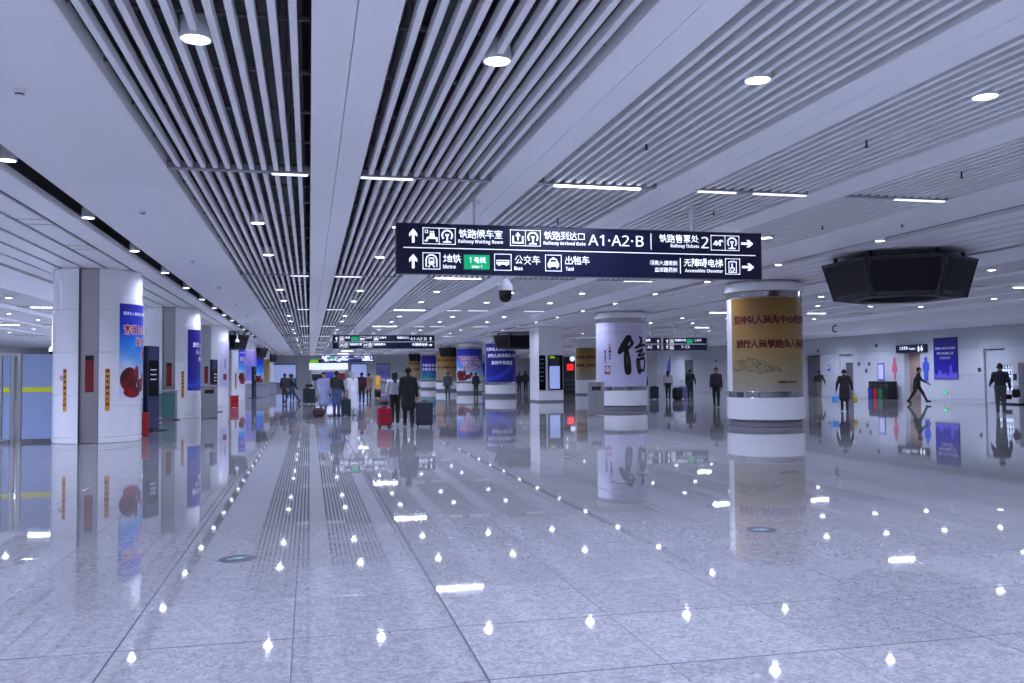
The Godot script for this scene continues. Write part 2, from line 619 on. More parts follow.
	for x in BAND_X.slice(0, 3):
		var z := -3.25
		while z > -26.0:
			for d in [0.3, 1.5]:
				part("hanger_rod", hanger, m.duct_grey, ce, Vector3(x + d, 0, z))
			z -= 2.5
	# the cross bars that close each bay
	var cb := MB.new()
	cb.bev(Vector3.ZERO, Vector3(BAND_W, 0.09, 0.11), 0.006)
	var bar := cb.mesh()
	for x in BAND_X + BAND_RIGHT + BAND_LEFT:
		var z := BAR_Z
		while z > Z_BACK:
			part("cross_bar", bar, m.rail_grey, ce, Vector3(x + BAND_W / 2, CEIL + 0.046, z))
			z -= BAR_STEP
	# lower soffit along the wall of the side hall
	box_part("fascia", Vector3(28.2, CEIL - 0.24, zm), Vector3(0.12, 0.58, zl), 0.006, m.panel_white, ce)
	strip_of_panels(ce, "soffit_panel", 28.24, X_WALL, CEIL - 0.53, 6.28, Z_FRONT, Z_BACK)
	# access hatches in the plank strip
	for z in [-16.3, -19.4, -26.4]:
		var fr := MB.new()
		for s in [-1, 1]:
			fr.box(Vector3(0.26 * s, 0, 0), Vector3(0.012, 0.006, 0.54))
			fr.box(Vector3(0, 0, 0.26 * s), Vector3(0.54, 0.006, 0.012))
		part("hatch_frame", fr, m.rail_grey, ce, Vector3(-4.55, CEIL - 0.003, z))


# ------------------------------------------------------------------ walls
func build_walls() -> void:
	var zm := (Z_FRONT + Z_BACK) / 2
	var zl := Z_FRONT - Z_BACK
	var wl := structure("wall_left")
	box_part("core", Vector3(X_LEFT - 0.15, 3.6, zm), Vector3(0.3, 7.6, zl + 1), 0.0, m.wall_white, wl)
	var wf := structure("wall_front")
	box_part("core", Vector3(4, 3.6, Z_FRONT + 0.15), Vector3(58, 7.6, 0.3), 0.0, m.wall_white, wf)
	var wb := structure("wall_back")
	box_part("core", Vector3(4, 3.6, Z_BACK - 0.15), Vector3(58, 7.6, 0.3), 0.0, m.wall_white, wb)
	# the wall of the side hall: metal panels, with openings for doors
	var wr := structure("wall_right")
	var openings := [[-52.3, -50.7, 2.65], [-48.6, -47.2, 2.62], [-42.5, -41.2, 2.55], [-36.6, -35.3, 2.62], [-71.6, -69.9, 2.7], [-63.0, -61.9, 2.4]]
	openings.sort_custom(func(a, b): return a[0] > b[0])
	var z := Z_FRONT
	var spans := []
	for o in openings:
		spans.append([z, o[1]])
		z = o[0]
	spans.append([z, Z_BACK])
	for s in spans:
		box_part("core", Vector3(X_WALL + 0.2, 1.45, (s[0] + s[1]) / 2), Vector3(0.3, 2.9, s[0] - s[1]), 0.0, m.wall_white, wr)
		var n := maxi(1, roundi((s[0] - s[1]) / 3.0))
		var wide: float = (s[0] - s[1]) / n
		for k in n:
			for r in 2:
				box_part("panel", Vector3(X_WALL + 0.03, 0.11 + 1.28 * (r + 0.5) , s[0] - wide * (k + 0.5)), Vector3(0.04, 1.27, wide - 0.012), 0.004, m.wall_white if (k + r) % 2 else m.wall_white_b, wr)
		box_part("skirting", Vector3(X_WALL + 0.025, 0.05, (s[0] + s[1]) / 2), Vector3(0.05, 0.1, s[0] - s[1]), 0.003, m.wall_white_b, wr)
	for o in openings:
		box_part("lintel", Vector3(X_WALL + 0.2, (o[2] + 2.9) / 2, (o[0] + o[1]) / 2), Vector3(0.3, 2.9 - o[2], o[1] - o[0]), 0.0, m.wall_white, wr)
		box_part("door_lining", Vector3(X_WALL + 0.02, o[2] - 0.02, (o[0] + o[1]) / 2), Vector3(0.06, 0.05, o[1] - o[0]), 0.003, m.steel, wr)
	box_part("core", Vector3(X_WALL + 0.2, 5.1, zm), Vector3(0.3, 4.4, zl + 1), 0.0, m.wall_white, wr)
	var zz := Z_FRONT
	while zz > Z_BACK:
		box_part("panel", Vector3(X_WALL + 0.03, 3.28, zz - 1.5), Vector3(0.04, 1.1, 2.988), 0.004, m.wall_white_b, wr)
		zz -= 3.0
	# door leaves
	door("door_1", -52.3, -50.7, 2.65, m.door_grey)
	door("door_2", -48.6, -47.2, 2.62, m.wall_white)
	door("door_3", -36.6, -35.3, 2.62, m.wall_white_b)
	door("door_4", -71.6, -69.9, 2.7, m.door_grey)
	door("door_5", -63.0, -61.9, 2.4, m.door_grey)
	# the washroom entrance is open: a short tiled passage behind it
	var ps := structure("wall_passage")
	box_part("side", Vector3(33.4, 1.35, -42.75), Vector3(2.2, 2.7, 0.2), 0.0, m.beige, ps)
	box_part("side", Vector3(33.4, 1.35, -40.95), Vector3(2.2, 2.7, 0.2), 0.0, m.beige, ps)
	box_part("end", Vector3(34.6, 1.35, -41.85), Vector3(0.2, 2.7, 2.2), 0.0, m.beige, ps)
	box_part("top", Vector3(33.4, 2.75, -41.85), Vector3(2.2, 0.1, 2.0), 0.0, m.panel_white, ps)


func door(called: String, z0: float, z1: float, h: float, mat: Material) -> void:
	var d := structure(called)
	var w := z1 - z0
	var leaf_h := h - 0.06
	if called == "door_2":
		leaf_h = 2.1
		box_part("transom", Vector3(X_WALL + 0.14, (h + 2.1) / 2, (z0 + z1) / 2), Vector3(0.06, h - 2.1, w), 0.003, m.wall_white, d)
		box_part("side_panel", Vector3(X_WALL + 0.14, 1.05, z0 + 0.25), Vector3(0.06, 2.1, 0.5), 0.003, m.wall_white, d)
		box_part("leaf", Vector3(X_WALL + 0.15, leaf_h / 2, z0 + 0.95), Vector3(0.05, leaf_h, 0.86), 0.004, m.door_grey, d)
	elif w > 1.4:
		for s in [-1, 1]:
			box_part("leaf", Vector3(X_WALL + 0.13, leaf_h / 2, (z0 + z1) / 2 + s * w / 4), Vector3(0.05, leaf_h - 0.02, w / 2 - 0.03), 0.004, mat, d)
	else:
		box_part("leaf", Vector3(X_WALL + 0.13, leaf_h / 2, (z0 + z1) / 2), Vector3(0.05, leaf_h - 0.02, w - 0.06), 0.004, mat, d)
	var hd := MB.new()
	hd.rod(Vector3(X_WALL + 0.06, 0.95, (z0 + z1) / 2 + 0.08), Vector3(X_WALL + 0.06, 1.2, (z0 + z1) / 2 + 0.08), 0.015)
	hd.rod(Vector3(X_WALL + 0.06, 0.98, (z0 + z1) / 2 + 0.08), Vector3(X_WALL + 0.13, 0.98, (z0 + z1) / 2 + 0.08), 0.01)
	hd.rod(Vector3(X_WALL + 0.06, 1.17, (z0 + z1) / 2 + 0.08), Vector3(X_WALL + 0.13, 1.17, (z0 + z1) / 2 + 0.08), 0.01)
	part("handle", hd, m.chrome, d)


# ------------------------------------------------------------------ lamps
func spot(parent: Node3D, energy: float) -> void:
	var s := SpotLight3D.new()
	s.name = "light"
	s.position = Vector3(0, -0.02, 0)
	s.rotation.x = -PI / 2
	s.light_color = LIGHT_COLOR
	s.light_energy = energy
	s.light_size = 0.045
	s.spot_angle = 82.0
	s.spot_angle_attenuation = 1.0
	s.spot_range = 60.0
	s.spot_attenuation = 2.0
	s.shadow_enabled = true
	parent.add_child(s)


func downlight(label: String, group: String, r: float, energy: float) -> Node3D:
	var o := thing("downlight", label, "lamp", Vector3.ZERO, 0, group)
	var h := MB.new()
	h.lathe(Vector3.ZERO, [Vector2(r * 0.9, 0.012), Vector2(r * 0.94, 0.0), Vector2(r * 1.08, 0.0), Vector2(r * 1.1, 0.012), Vector2(r * 1.06, 0.17), Vector2(0, 0.17)], 28)
	part("housing", h, m.white_plastic, o)
	var dd := MB.new()
	for i in 28:
		var a := TAU * i / 28
		var b := TAU * (i + 1) / 28
		dd.tri(Vector3(0, 0.004, 0), Vector3(sin(a), 0, cos(a)) * r * 0.92 + Vector3(0, 0.008, 0), Vector3(sin(b), 0, cos(b)) * r * 0.92 + Vector3(0, 0.008, 0))
	part("lens", dd, m.lamp_disc, o)
	spot(o, energy)
	return o


func linear_light(label: String, group: String, length: float, energy: float) -> Node3D:
	var o := thing("linear_light", label, "lamp", Vector3.ZERO, 0, group)
	var h := MB.new()
	h.bev(Vector3(0, 0.03, 0), Vector3(length + 0.03, 0.05, 0.09), 0.006)
	part("housing", h, m.rail_grey, o)
	var d := MB.new()
	d.bev(Vector3(0, 0, 0), Vector3(length, 0.022, 0.066), 0.006)
	part("diffuser", d, m.lamp_strip if energy > 0 else m.glint_strip, o)
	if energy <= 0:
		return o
	var a := AreaLight3D.new()
	a.name = "light"
	a.area_size = Vector2(length, 0.06)
	a.position = Vector3(0, -0.016, 0)
	a.rotation.x = -PI / 2
	a.light_color = LIGHT_COLOR
	a.light_energy = energy
	a.area_range = 40.0
	a.shadow_enabled = true
	o.add_child(a)
	return o


func build_lamps() -> void:
	var main := downlight("round white downlight set between the white slats of the main hall ceiling", "downlights between the slats of the main hall", 0.115, DOWN_ENERGY)
	var first := true
	for x in BAND_X:
		for z in LAMP_Z:
			var p := Vector3(x + BAND_W / 2, CEIL - 0.005, z)
			if first:
				main.position = p
				first = false
			else:
				copy(main, "downlight", p)
	var slot := downlight("small downlight in the dark slot beside the ceiling planks over the pillars", "downlights in the dark ceiling slots", 0.095, DOWN_ENERGY * 0.32)
	first = true
	for x in [-3.587, 11.394]:
		var z := 4.3
		while z > -116:
			var p := Vector3(x, CEIL - 0.002, z)
			if first:
				slot.position = p
				first = false
			else:
				copy(slot, "downlight", p)
			z -= 4.015
	var side := downlight("round downlight among the slats above the side hall behind the pillars", "downlights above the side hall", 0.115, DOWN_ENERGY * 0.58)
	first = true
	for x in BAND_RIGHT + [26.2 - BAND_W / 2]:
		for z in LAMP_Z:
			if x > 25.2 and z > -20:
				continue
			var p := Vector3(x + BAND_W / 2, CEIL - 0.005, z)
			if first:
				side.position = p
				first = false
			else:
				copy(side, "downlight", p)
	var gate := downlight("round downlight above the hall behind the glass gate", "downlights above the hall behind the glass gate", 0.115, DOWN_ENERGY * 2.2)
	first = true
	for x in BAND_LEFT:
		for z in LAMP_Z:
			if z < -80:
				continue
			var p := Vector3(x + BAND_W / 2, CEIL - 0.005, z)
			if first:
				gate.position = p
				first = false
			else:
				copy(gate, "downlight", p)
	var low := downlight("paired small downlight in the low soffit along the white panelled wall", "paired downlights in the low soffit", 0.09, DOWN_ENERGY * 0.5)
	first = true
	for z in [-12.0, -24.1, -36.2, -40.3, -44.3, -48.2, -60.3, -72.4]:
		for d in [-0.22, 0.22]:
			var p := Vector3(30.0, CEIL - 0.533, z + d)
			if first:
				low.position = p
				first = false
			else:
				copy(low, "downlight", p)
	var inside := downlight("downlight inside the beige washroom passage", "", 0.09, DOWN_ENERGY * 0.3)
	inside.position = Vector3(33.5, 2.694, -41.85)
	# light strips under the cross bars, lengths vary; the dim ones imitate metal glints
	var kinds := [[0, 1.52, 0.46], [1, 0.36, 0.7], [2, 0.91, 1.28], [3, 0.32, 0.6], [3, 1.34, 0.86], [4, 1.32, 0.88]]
	var names := ["short painted glint at the end of a cross bar next to the broad white panel", "painted glint at one end of the cross bar in the second slatted band", "long bright light strip across the third slatted band",
		"short painted glint of a pair under the cross bar in the fourth slatted band", "longer painted glint of a pair under the cross bar in the fourth slatted band", "painted glint at the far end of the cross bar in the fifth slatted band"]
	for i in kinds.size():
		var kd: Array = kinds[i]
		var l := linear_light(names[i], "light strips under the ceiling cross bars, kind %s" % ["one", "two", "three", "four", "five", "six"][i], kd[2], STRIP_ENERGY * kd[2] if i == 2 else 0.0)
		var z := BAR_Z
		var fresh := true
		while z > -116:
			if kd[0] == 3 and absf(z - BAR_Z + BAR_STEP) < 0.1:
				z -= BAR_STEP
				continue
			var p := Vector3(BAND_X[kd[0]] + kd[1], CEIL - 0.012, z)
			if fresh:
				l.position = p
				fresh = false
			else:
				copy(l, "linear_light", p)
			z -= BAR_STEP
	var sl := linear_light("light strip under a cross bar above the side hall", "light strips above the side halls", 0.9, STRIP_ENERGY * 0.6)
	first = true
	for x in [BAND_RIGHT[0], BAND_RIGHT[2], BAND_LEFT[0], BAND_LEFT[1], BAND_LEFT[2]]:
		for z in [BAR_Z, BAR_Z - BAR_STEP, BAR_Z - 2 * BAR_STEP, BAR_Z - 3 * BAR_STEP]:
			var p := Vector3(x + BAND_W / 2, CEIL - 0.012, z)
			if first:
				sl.position = p
				first = false
			else:
				copy(sl, "linear_light", p)


# ------------------------------------------------------------------ lettering
# Each character as brush lines on a 16 by 16 grid, y downwards: lines parted by ";", points by blanks.
const HAN := {
	"铁": "4,0 1,5;3,3 7,3;1,7 7,7;4,3 4,14 7,12;9,2 8,6;8,4 15,4;7,9 16,9;12,0 12,9 7,16;12,9 16,16",
	"路": "1,1 6,1 6,6 1,6 1,1;4,6 4,14;4,10 7,10;2,9 2,14;0,15 7,14;10,0 8,5;9,3 15,3 12,7 8,9;10,4 16,9;9,10 15,10 15,16 9,16 9,10",
	"候": "4,0 0,7;2,5 2,16;5,4 5,13;7,1 14,1 14,4;6,4 16,4;9,4 7,8;8,7 15,7;6,10 16,10;11,7 11,10 7,16;11,10 16,16",
	"车": "2,2 14,2;7,0 3,7 14,7;0,11 16,11;9,4 9,16",
	"室": "8,0 8,2;1,5 1,2 15,2 15,5;3,5 13,5;8,5 4,8 12,8;11,7 13,9;3,11 13,11;8,8 8,15;1,15 15,15",
	"到": "1,1 9,1;5,1 2,5 8,5;7,4 9,6;1,9 9,9;5,6 5,14;0,15 9,13;12,2 12,11;15,0 15,15 13,14",
	"达": "2,1 4,3;1,6 4,6 3,13 0,15;3,13 6,15 16,15;6,4 16,4;11,0 11,5 6,12;11,6 15,12",
	"口": "2,3 14,3 14,14 2,14 2,3",
	"售": "4,0 1,5;3,3 3,10;9,0 10,2;3,2 15,2;3,5 14,5;3,7 14,7;9,2 9,10;3,10 15,10;4,12 13,12 13,16 4,16 4,12",
	"票": "1,1 15,1;3,3 13,3 13,7 3,7 3,3;6,1 6,7;10,1 10,7;4,9 12,9;1,11 15,11;8,11 8,16 6,15;5,12 2,15;11,12 14,15",
	"处": "4,0 1,7;3,3 8,3 5,10 0,15;3,6 7,12 16,15;11,0 11,12;12,5 15,8",
	"地": "0,5 6,5;3,1 3,13;0,14 6,12;7,7 15,4 15,10 13,10;9,3 9,14 16,14 16,11;12,0 12,11",
	"号": "4,1 12,1 12,5 4,5 4,1;1,8 15,8;5,8 4,11 13,11 12,16 9,15",
	"线": "4,0 1,5 5,5 1,10 5,9;0,14 6,12;7,4 14,3;7,8 15,6;10,0 11,8 15,15 16,12;14,8 7,15;13,0 15,2",
	"公": "6,0 1,8;10,0 15,8;8,7 3,14 13,13;11,10 14,15",
	"交": "8,0 8,3;1,3 15,3;5,5 2,8;11,5 14,8;12,8 2,16;5,8 14,16",
	"出": "8,0 8,15;3,2 3,7 13,7;13,2 13,7;1,9 1,15 15,15;15,9 15,15",
	"租": "5,0 1,2;0,5 7,5;4,2 4,16;4,6 0,11;4,6 7,10;9,2 14,2 14,15;9,2 9,15;9,6 14,6;9,10 14,10;7,15 16,15",
	"无": "2,2 14,2;1,7 15,7;8,2 7,8 1,15;10,7 10,14 15,14 15,12",
	"障": "1,1 5,1 3,5 5,8 3,10;1,1 1,16;11,0 11,2;7,2 16,2;9,3 10,5;14,3 13,5;6,5 16,5;8,7 15,7 15,11 8,11 8,7;8,9 15,9;6,13 16,13;11,11 11,16",
	"碍": "0,2 6,2;4,2 0,9;2,8 6,8 6,13 2,13 2,8;9,0 14,0 14,5 9,5 9,0;9,3 14,3;7,7 16,7;7,10 16,10;13,7 13,16 11,15;9,12 10,14",
	"电": "3,3 13,3 13,11 3,11 3,3;3,7 13,7;8,0 8,15 15,15 15,12",
	"梯": "0,4 6,4;3,0 3,16;3,5 0,11;3,5 6,9;9,0 10,2;14,0 13,2;7,3 15,3 15,7 8,7 8,10 16,10 15,13;11,3 11,16;11,10 7,15",
	"深": "1,1 3,3;0,6 2,8;0,14 3,9;6,3 6,1 15,1 15,3;9,3 7,6;12,3 14,6;6,9 16,9;11,6 11,16;11,9 6,15;11,9 16,15",
	"南": "2,2 14,2;8,0 8,4;2,16 2,5 14,5 14,16 12,15;6,6 7,8;10,6 9,8;4,9 12,9;4,12 12,12;8,9 8,15",
	"大": "1,6 15,6;8,0 8,6 1,16;8,6 15,16",
	"道": "2,1 4,3;1,6 4,6 3,13 0,15;3,13 6,15 16,15;8,0 9,2;13,0 12,2;6,3 16,3;8,5 14,5 14,13 8,13 8,5;8,8 14,8;8,10 14,10",
	"侧": "3,0 0,7;2,5 2,16;5,2 9,2 9,11;5,2 5,11;7,5 7,10 4,16;8,12 10,15;12,3 12,11;15,0 15,15 13,15",
	"益": "4,0 6,3;12,0 10,3;1,4 15,4;6,5 2,8;10,5 14,8;3,10 13,10 13,15;3,10 3,15;6,10 6,15;10,10 10,15;0,15 16,15",
	"田": "2,2 14,2 14,14 2,14 2,2;2,8 14,8;8,2 8,14",
	"西": "1,1 15,1;2,5 14,5 14,15 2,15 2,5;6,1 6,8 3,11;10,1 10,9 13,10",
	"坚": "2,1 2,7;5,0 5,8;8,1 14,1 8,8;9,3 15,8;3,11 13,11;8,8 8,15;1,15 15,15",
	"持": "0,4 6,4;3,0 3,15 1,14;0,10 6,8;8,3 15,3;11,0 11,6;7,6 16,6;7,9 16,9;13,6 13,15 11,15;9,11 10,13",
	"以": "3,2 3,12 8,9;6,2 8,5;13,1 12,9 6,16;11,10 15,15",
	"人": "8,0 7,7 1,16;8,6 15,16",
	"民": "2,1 13,1 13,6 2,6;2,1 2,15 8,12;2,9 15,9;8,6 11,13 15,15 15,12",
	"为": "4,1 6,3;1,6 14,6 13,15 10,14;8,0 7,9 1,15;8,9 10,12",
	"中": "2,4 14,4 14,10 2,10 2,4;8,0 8,16",
	"心": "2,7 1,12;5,5 5,14 11,14 12,11;8,3 10,6;13,6 15,10",
	"的": "4,0 3,3;1,3 6,3 6,14 1,14 1,3;1,8 6,8;10,0 8,6;9,3 15,3 14,15 11,14;10,7 12,10",
	"发": "4,1 3,5 15,5;8,0 6,8 1,15;6,8 13,8 8,13 3,16;7,9 14,16;11,0 13,3",
	"展": "2,1 13,1 13,4 2,4;2,1 2,9 0,16;4,7 15,7;7,5 7,10;11,5 11,10;3,10 16,10;6,10 6,15 9,13;14,11 11,13;9,10 15,16",
	"思": "3,0 13,0 13,8 3,8 3,0;3,4 13,4;8,0 8,8;2,11 1,14;5,10 5,15 11,15 12,13;8,10 9,12;13,10 15,13",
	"想": "0,3 8,3;4,0 4,9;4,3 0,8;4,4 7,7;9,1 14,1 14,9 9,9 9,1;9,4 14,4;9,6 14,6;2,11 1,14;5,11 5,15 11,15 12,13;8,10 9,12;13,11 15,14",
	"宗": "8,0 8,2;1,5 1,2 15,2 15,5;4,6 12,6;1,9 15,9;8,9 8,16 6,15;4,11 1,15;12,11 15,15",
	"旨": "3,0 3,5 13,5 13,3;12,1 4,3;3,8 13,8 13,16 3,16 3,8;3,12 13,12",
	"践": "1,1 6,1 6,6 1,6 1,1;4,6 4,14;4,10 7,10;2,9 2,14;0,15 7,14;9,4 15,3;8,8 16,6;11,0 12,9 16,15;14,8 8,15;13,0 15,1",
	"行": "5,0 1,4;5,4 0,10;3,7 3,16;8,2 15,2;7,6 16,6;13,6 13,15 10,14",
	"富": "8,0 8,2;1,4 1,2 15,2 15,4;4,4 12,4;5,6 11,6 11,8 5,8 5,6;3,10 13,10 13,16 3,16 3,10;8,10 8,16;3,13 13,13",
	"强": "1,1 6,1 6,5 1,5 1,9 6,9 5,15 3,14;9,0 15,0 15,4 9,4 9,0;8,6 16,6 16,11 8,11 8,6;12,4 12,15;7,16 15,14;14,12 16,16",
	"主": "7,0 9,2;2,4 14,4;3,9 13,9;8,4 8,15;1,15 15,15",
	"文": "8,0 8,3;1,4 15,4;12,4 8,11 1,16;4,4 8,11 15,16",
	"明": "1,2 6,2 6,12 1,12 1,2;1,7 6,7;9,1 15,1 15,16 13,15;9,1 9,10 7,16;9,5 15,5;9,9 15,9",
	"自": "8,0 6,2;3,2 13,2 13,15 3,15 3,2;3,6 13,6;3,11 13,11",
	"由": "2,4 14,4 14,15 2,15 2,4;2,9 14,9;8,0 8,15",
	"平": "2,1 14,1;4,3 6,7;12,3 10,7;0,9 16,9;8,1 8,16",
	"等": "4,0 1,4;3,2 7,2;11,0 9,4;10,2 15,2;3,6 13,6;8,4 8,8;0,8 16,8;1,11 15,11;11,8 11,16 8,15;4,12 6,14",
	"爱": "13,0 3,1;3,3 4,5;8,3 8,5;13,2 11,5;1,8 1,6 15,6 15,8;3,9 13,9;7,7 6,11 1,16;6,11 12,11 8,15 4,16;7,12 15,16",
	"国": "1,1 15,1 15,16 1,16 1,1;4,4 12,4;5,8 11,8;4,13 12,13;8,4 8,13;10,10 11,12",
	"信": "4,0 0,7;2,5 2,16;9,0 10,2;6,3 16,3;7,6 15,6;7,9 15,9;7,11 15,11 15,16 7,16 7,11",
	"1": "6,3 9,1 9,15",
}


func stroke(mb: MB, a: Vector2, b: Vector2, w: float, to: Callable, off: float) -> void:
	var d := (b - a).normalized()
	var s := Vector2(-d.y, d.x) * w / 2.0
	var e := d * w / 2.0
	var n := maxi(1, ceili(a.distance_to(b) / 0.16))
	var c := maxi(1, ceili(w / 0.12))
	for i in n:
		var p := (a - e).lerp(b + e, float(i) / n)
		var q := (a - e).lerp(b + e, float(i + 1) / n)
		for j in c:
			var s0 := s * (2.0 * j / c - 1.0)
			var s1 := s * (2.0 * (j + 1) / c - 1.0)
			var k := [p + s0, q + s0, q + s1, p + s1]
			mb.quad(to.call(k[0].x, k[0].y, off), to.call(k[1].x, k[1].y, off), to.call(k[2].x, k[2].y, off), to.call(k[3].x, k[3].y, off))


# characters in a row (or a column) from the top corner at (u, v)
func han(mb: MB, text: String, u: float, v: float, size: float, pitch: float, weight: float, to: Callable, off := 0.004, down := false) -> void:
	for i in text.length():
		var ch := text[i]
		if not HAN.has(ch):
			continue
		var o := Vector2(u, v - pitch * i) if down else Vector2(u + pitch * i, v)
		for line: String in str(HAN[ch]).split(";"):
			var pts := []
			for p: String in line.split(" "):
				var xy := p.split(",")
				pts.append(o + Vector2(float(xy[0]), -float(xy[1])) * size / 16.0)
			for k in pts.size() - 1:
				stroke(mb, pts[k], pts[k + 1], weight, to, off)


func chars(parent: Node3D, called: String, text: String, u: float, v: float, size: float, pitch: float, weight: float, to: Callable, off: float, mat: Material) -> void:
	for i in text.length():
		var mb := MB.new()
		han(mb, text[i], u + pitch * i, v, size, pitch, weight, to, off)
		part(called, mb, mat, parent)


func flat(u: float, v: float, o: float) -> Vector3:
	return Vector3(u, v, o)


func around(r: float, a0: float) -> Callable:
	return func(u: float, v: float, o: float) -> Vector3:
		var a := a0 + u / r
		return Vector3(sin(a) * (r + o), v, cos(a) * (r + o))


func rect(mb: MB, x0: float, y0: float, x1: float, y1: float, to: Callable, off := 0.004) -> void:
	if absf(y1 - y0) > absf(x1 - x0):
		stroke(mb, Vector2((x0 + x1) / 2, y0 + (x1 - x0) / 2), Vector2((x0 + x1) / 2, y1 - (x1 - x0) / 2), x1 - x0, to, off)
	else:
		stroke(mb, Vector2(x0 + absf(y1 - y0) / 2, (y0 + y1) / 2), Vector2(x1 - absf(y1 - y0) / 2, (y0 + y1) / 2), absf(y1 - y0), to, off)


func frame(mb: MB, x0: float, y0: float, x1: float, y1: float, w: float, to: Callable, off := 0.004) -> void:
	for l in [[x0, y0, x1, y0], [x1, y0, x1, y1], [x1, y1, x0, y1], [x0, y1, x0, y0]]:
		stroke(mb, Vector2(l[0], l[1]), Vector2(l[2], l[3]), w, to, off)


func shape(mb: MB, pts: Array, at: Vector2, size: float, z: float) -> void:
	var p := PackedVector2Array()
	for q in pts:
		p.append(at + Vector2(q[0], q[1]) * size)
	mb.prism(p, z, z)


func ring(mb: MB, at: Vector2, r0: float, r1: float, a0: float, a1: float, z: float, seg := 20) -> void:
	for i in seg:
		var a := a0 + (a1 - a0) * i / seg
		var b := a0 + (a1 - a0) * (i + 1) / seg
		var da := Vector2(cos(a), sin(a))
		var db := Vector2(cos(b), sin(b))
		var k := [at + da * r0, at + da * r1, at + db * r1, at + db * r0]
		mb.quad(Vector3(k[0].x, k[0].y, z), Vector3(k[1].x, k[1].y, z), Vector3(k[2].x, k[2].y, z), Vector3(k[3].x, k[3].y, z))


func latin(text: String, cap: float, at: Vector3, width: float, mat: Material, parent: Node, called := "lettering", bold := true) -> MeshInstance3D:
	var t := TextMesh.new()
	var f := SystemFont.new()
	f.font_names = PackedStringArray(["Droid Sans"])
	f.font_weight = 700 if bold else 400
	t.font = f
	t.font_size = 40
	t.text = text
	t.depth = 0.002
	t.curve_step = 2.0
	t.pixel_size = cap / (0.714 * 40.0)
	t.horizontal_alignment = HORIZONTAL_ALIGNMENT_LEFT
	t.vertical_alignment = VERTICAL_ALIGNMENT_CENTER
	var o := part(called, t, mat, parent, at)
	var box := t.get_aabb()
	if width > 0 and box.size.x > 0:
		o.scale.x = width / box.size.x
	o.position.x = at.x - box.position.x * o.scale.x
	o.position.y = at.y - (box.position.y + box.size.y / 2)
	return o


# ------------------------------------------------------------------ pictograms (white, flat, at height z above the face)
func arrow(mb: MB, at: Vector2, size: float, turn: float, z: float) -> void:
	var p := PackedVector2Array()
	for q in [[-0.09, -0.5], [0.09, -0.5], [0.09, 0.1], [0.28, -0.08], [0.28, 0.16], [0.0, 0.5], [-0.28, 0.16], [-0.28, -0.08], [-0.09, 0.1]]:
		p.append(at + (Vector2(q[0], q[1]) * size).rotated(turn))
	mb.prism(p, z, z)


func emblem(mb: MB, at: Vector2, s: float, z: float) -> void:
	ring(mb, at + Vector2(0, 0.06) * s, 0.3 * s, 0.42 * s, -0.75, PI + 0.75, z)
	shape(mb, [[-0.3, -0.46], [0.3, -0.46], [0.3, -0.38], [0.06, -0.33], [0.06, -0.02], [0.14, 0.04], [0.14, 0.16], [-0.14, 0.16], [-0.14, 0.04], [-0.06, -0.02], [-0.06, -0.33], [-0.3, -0.38]], at, s, z)


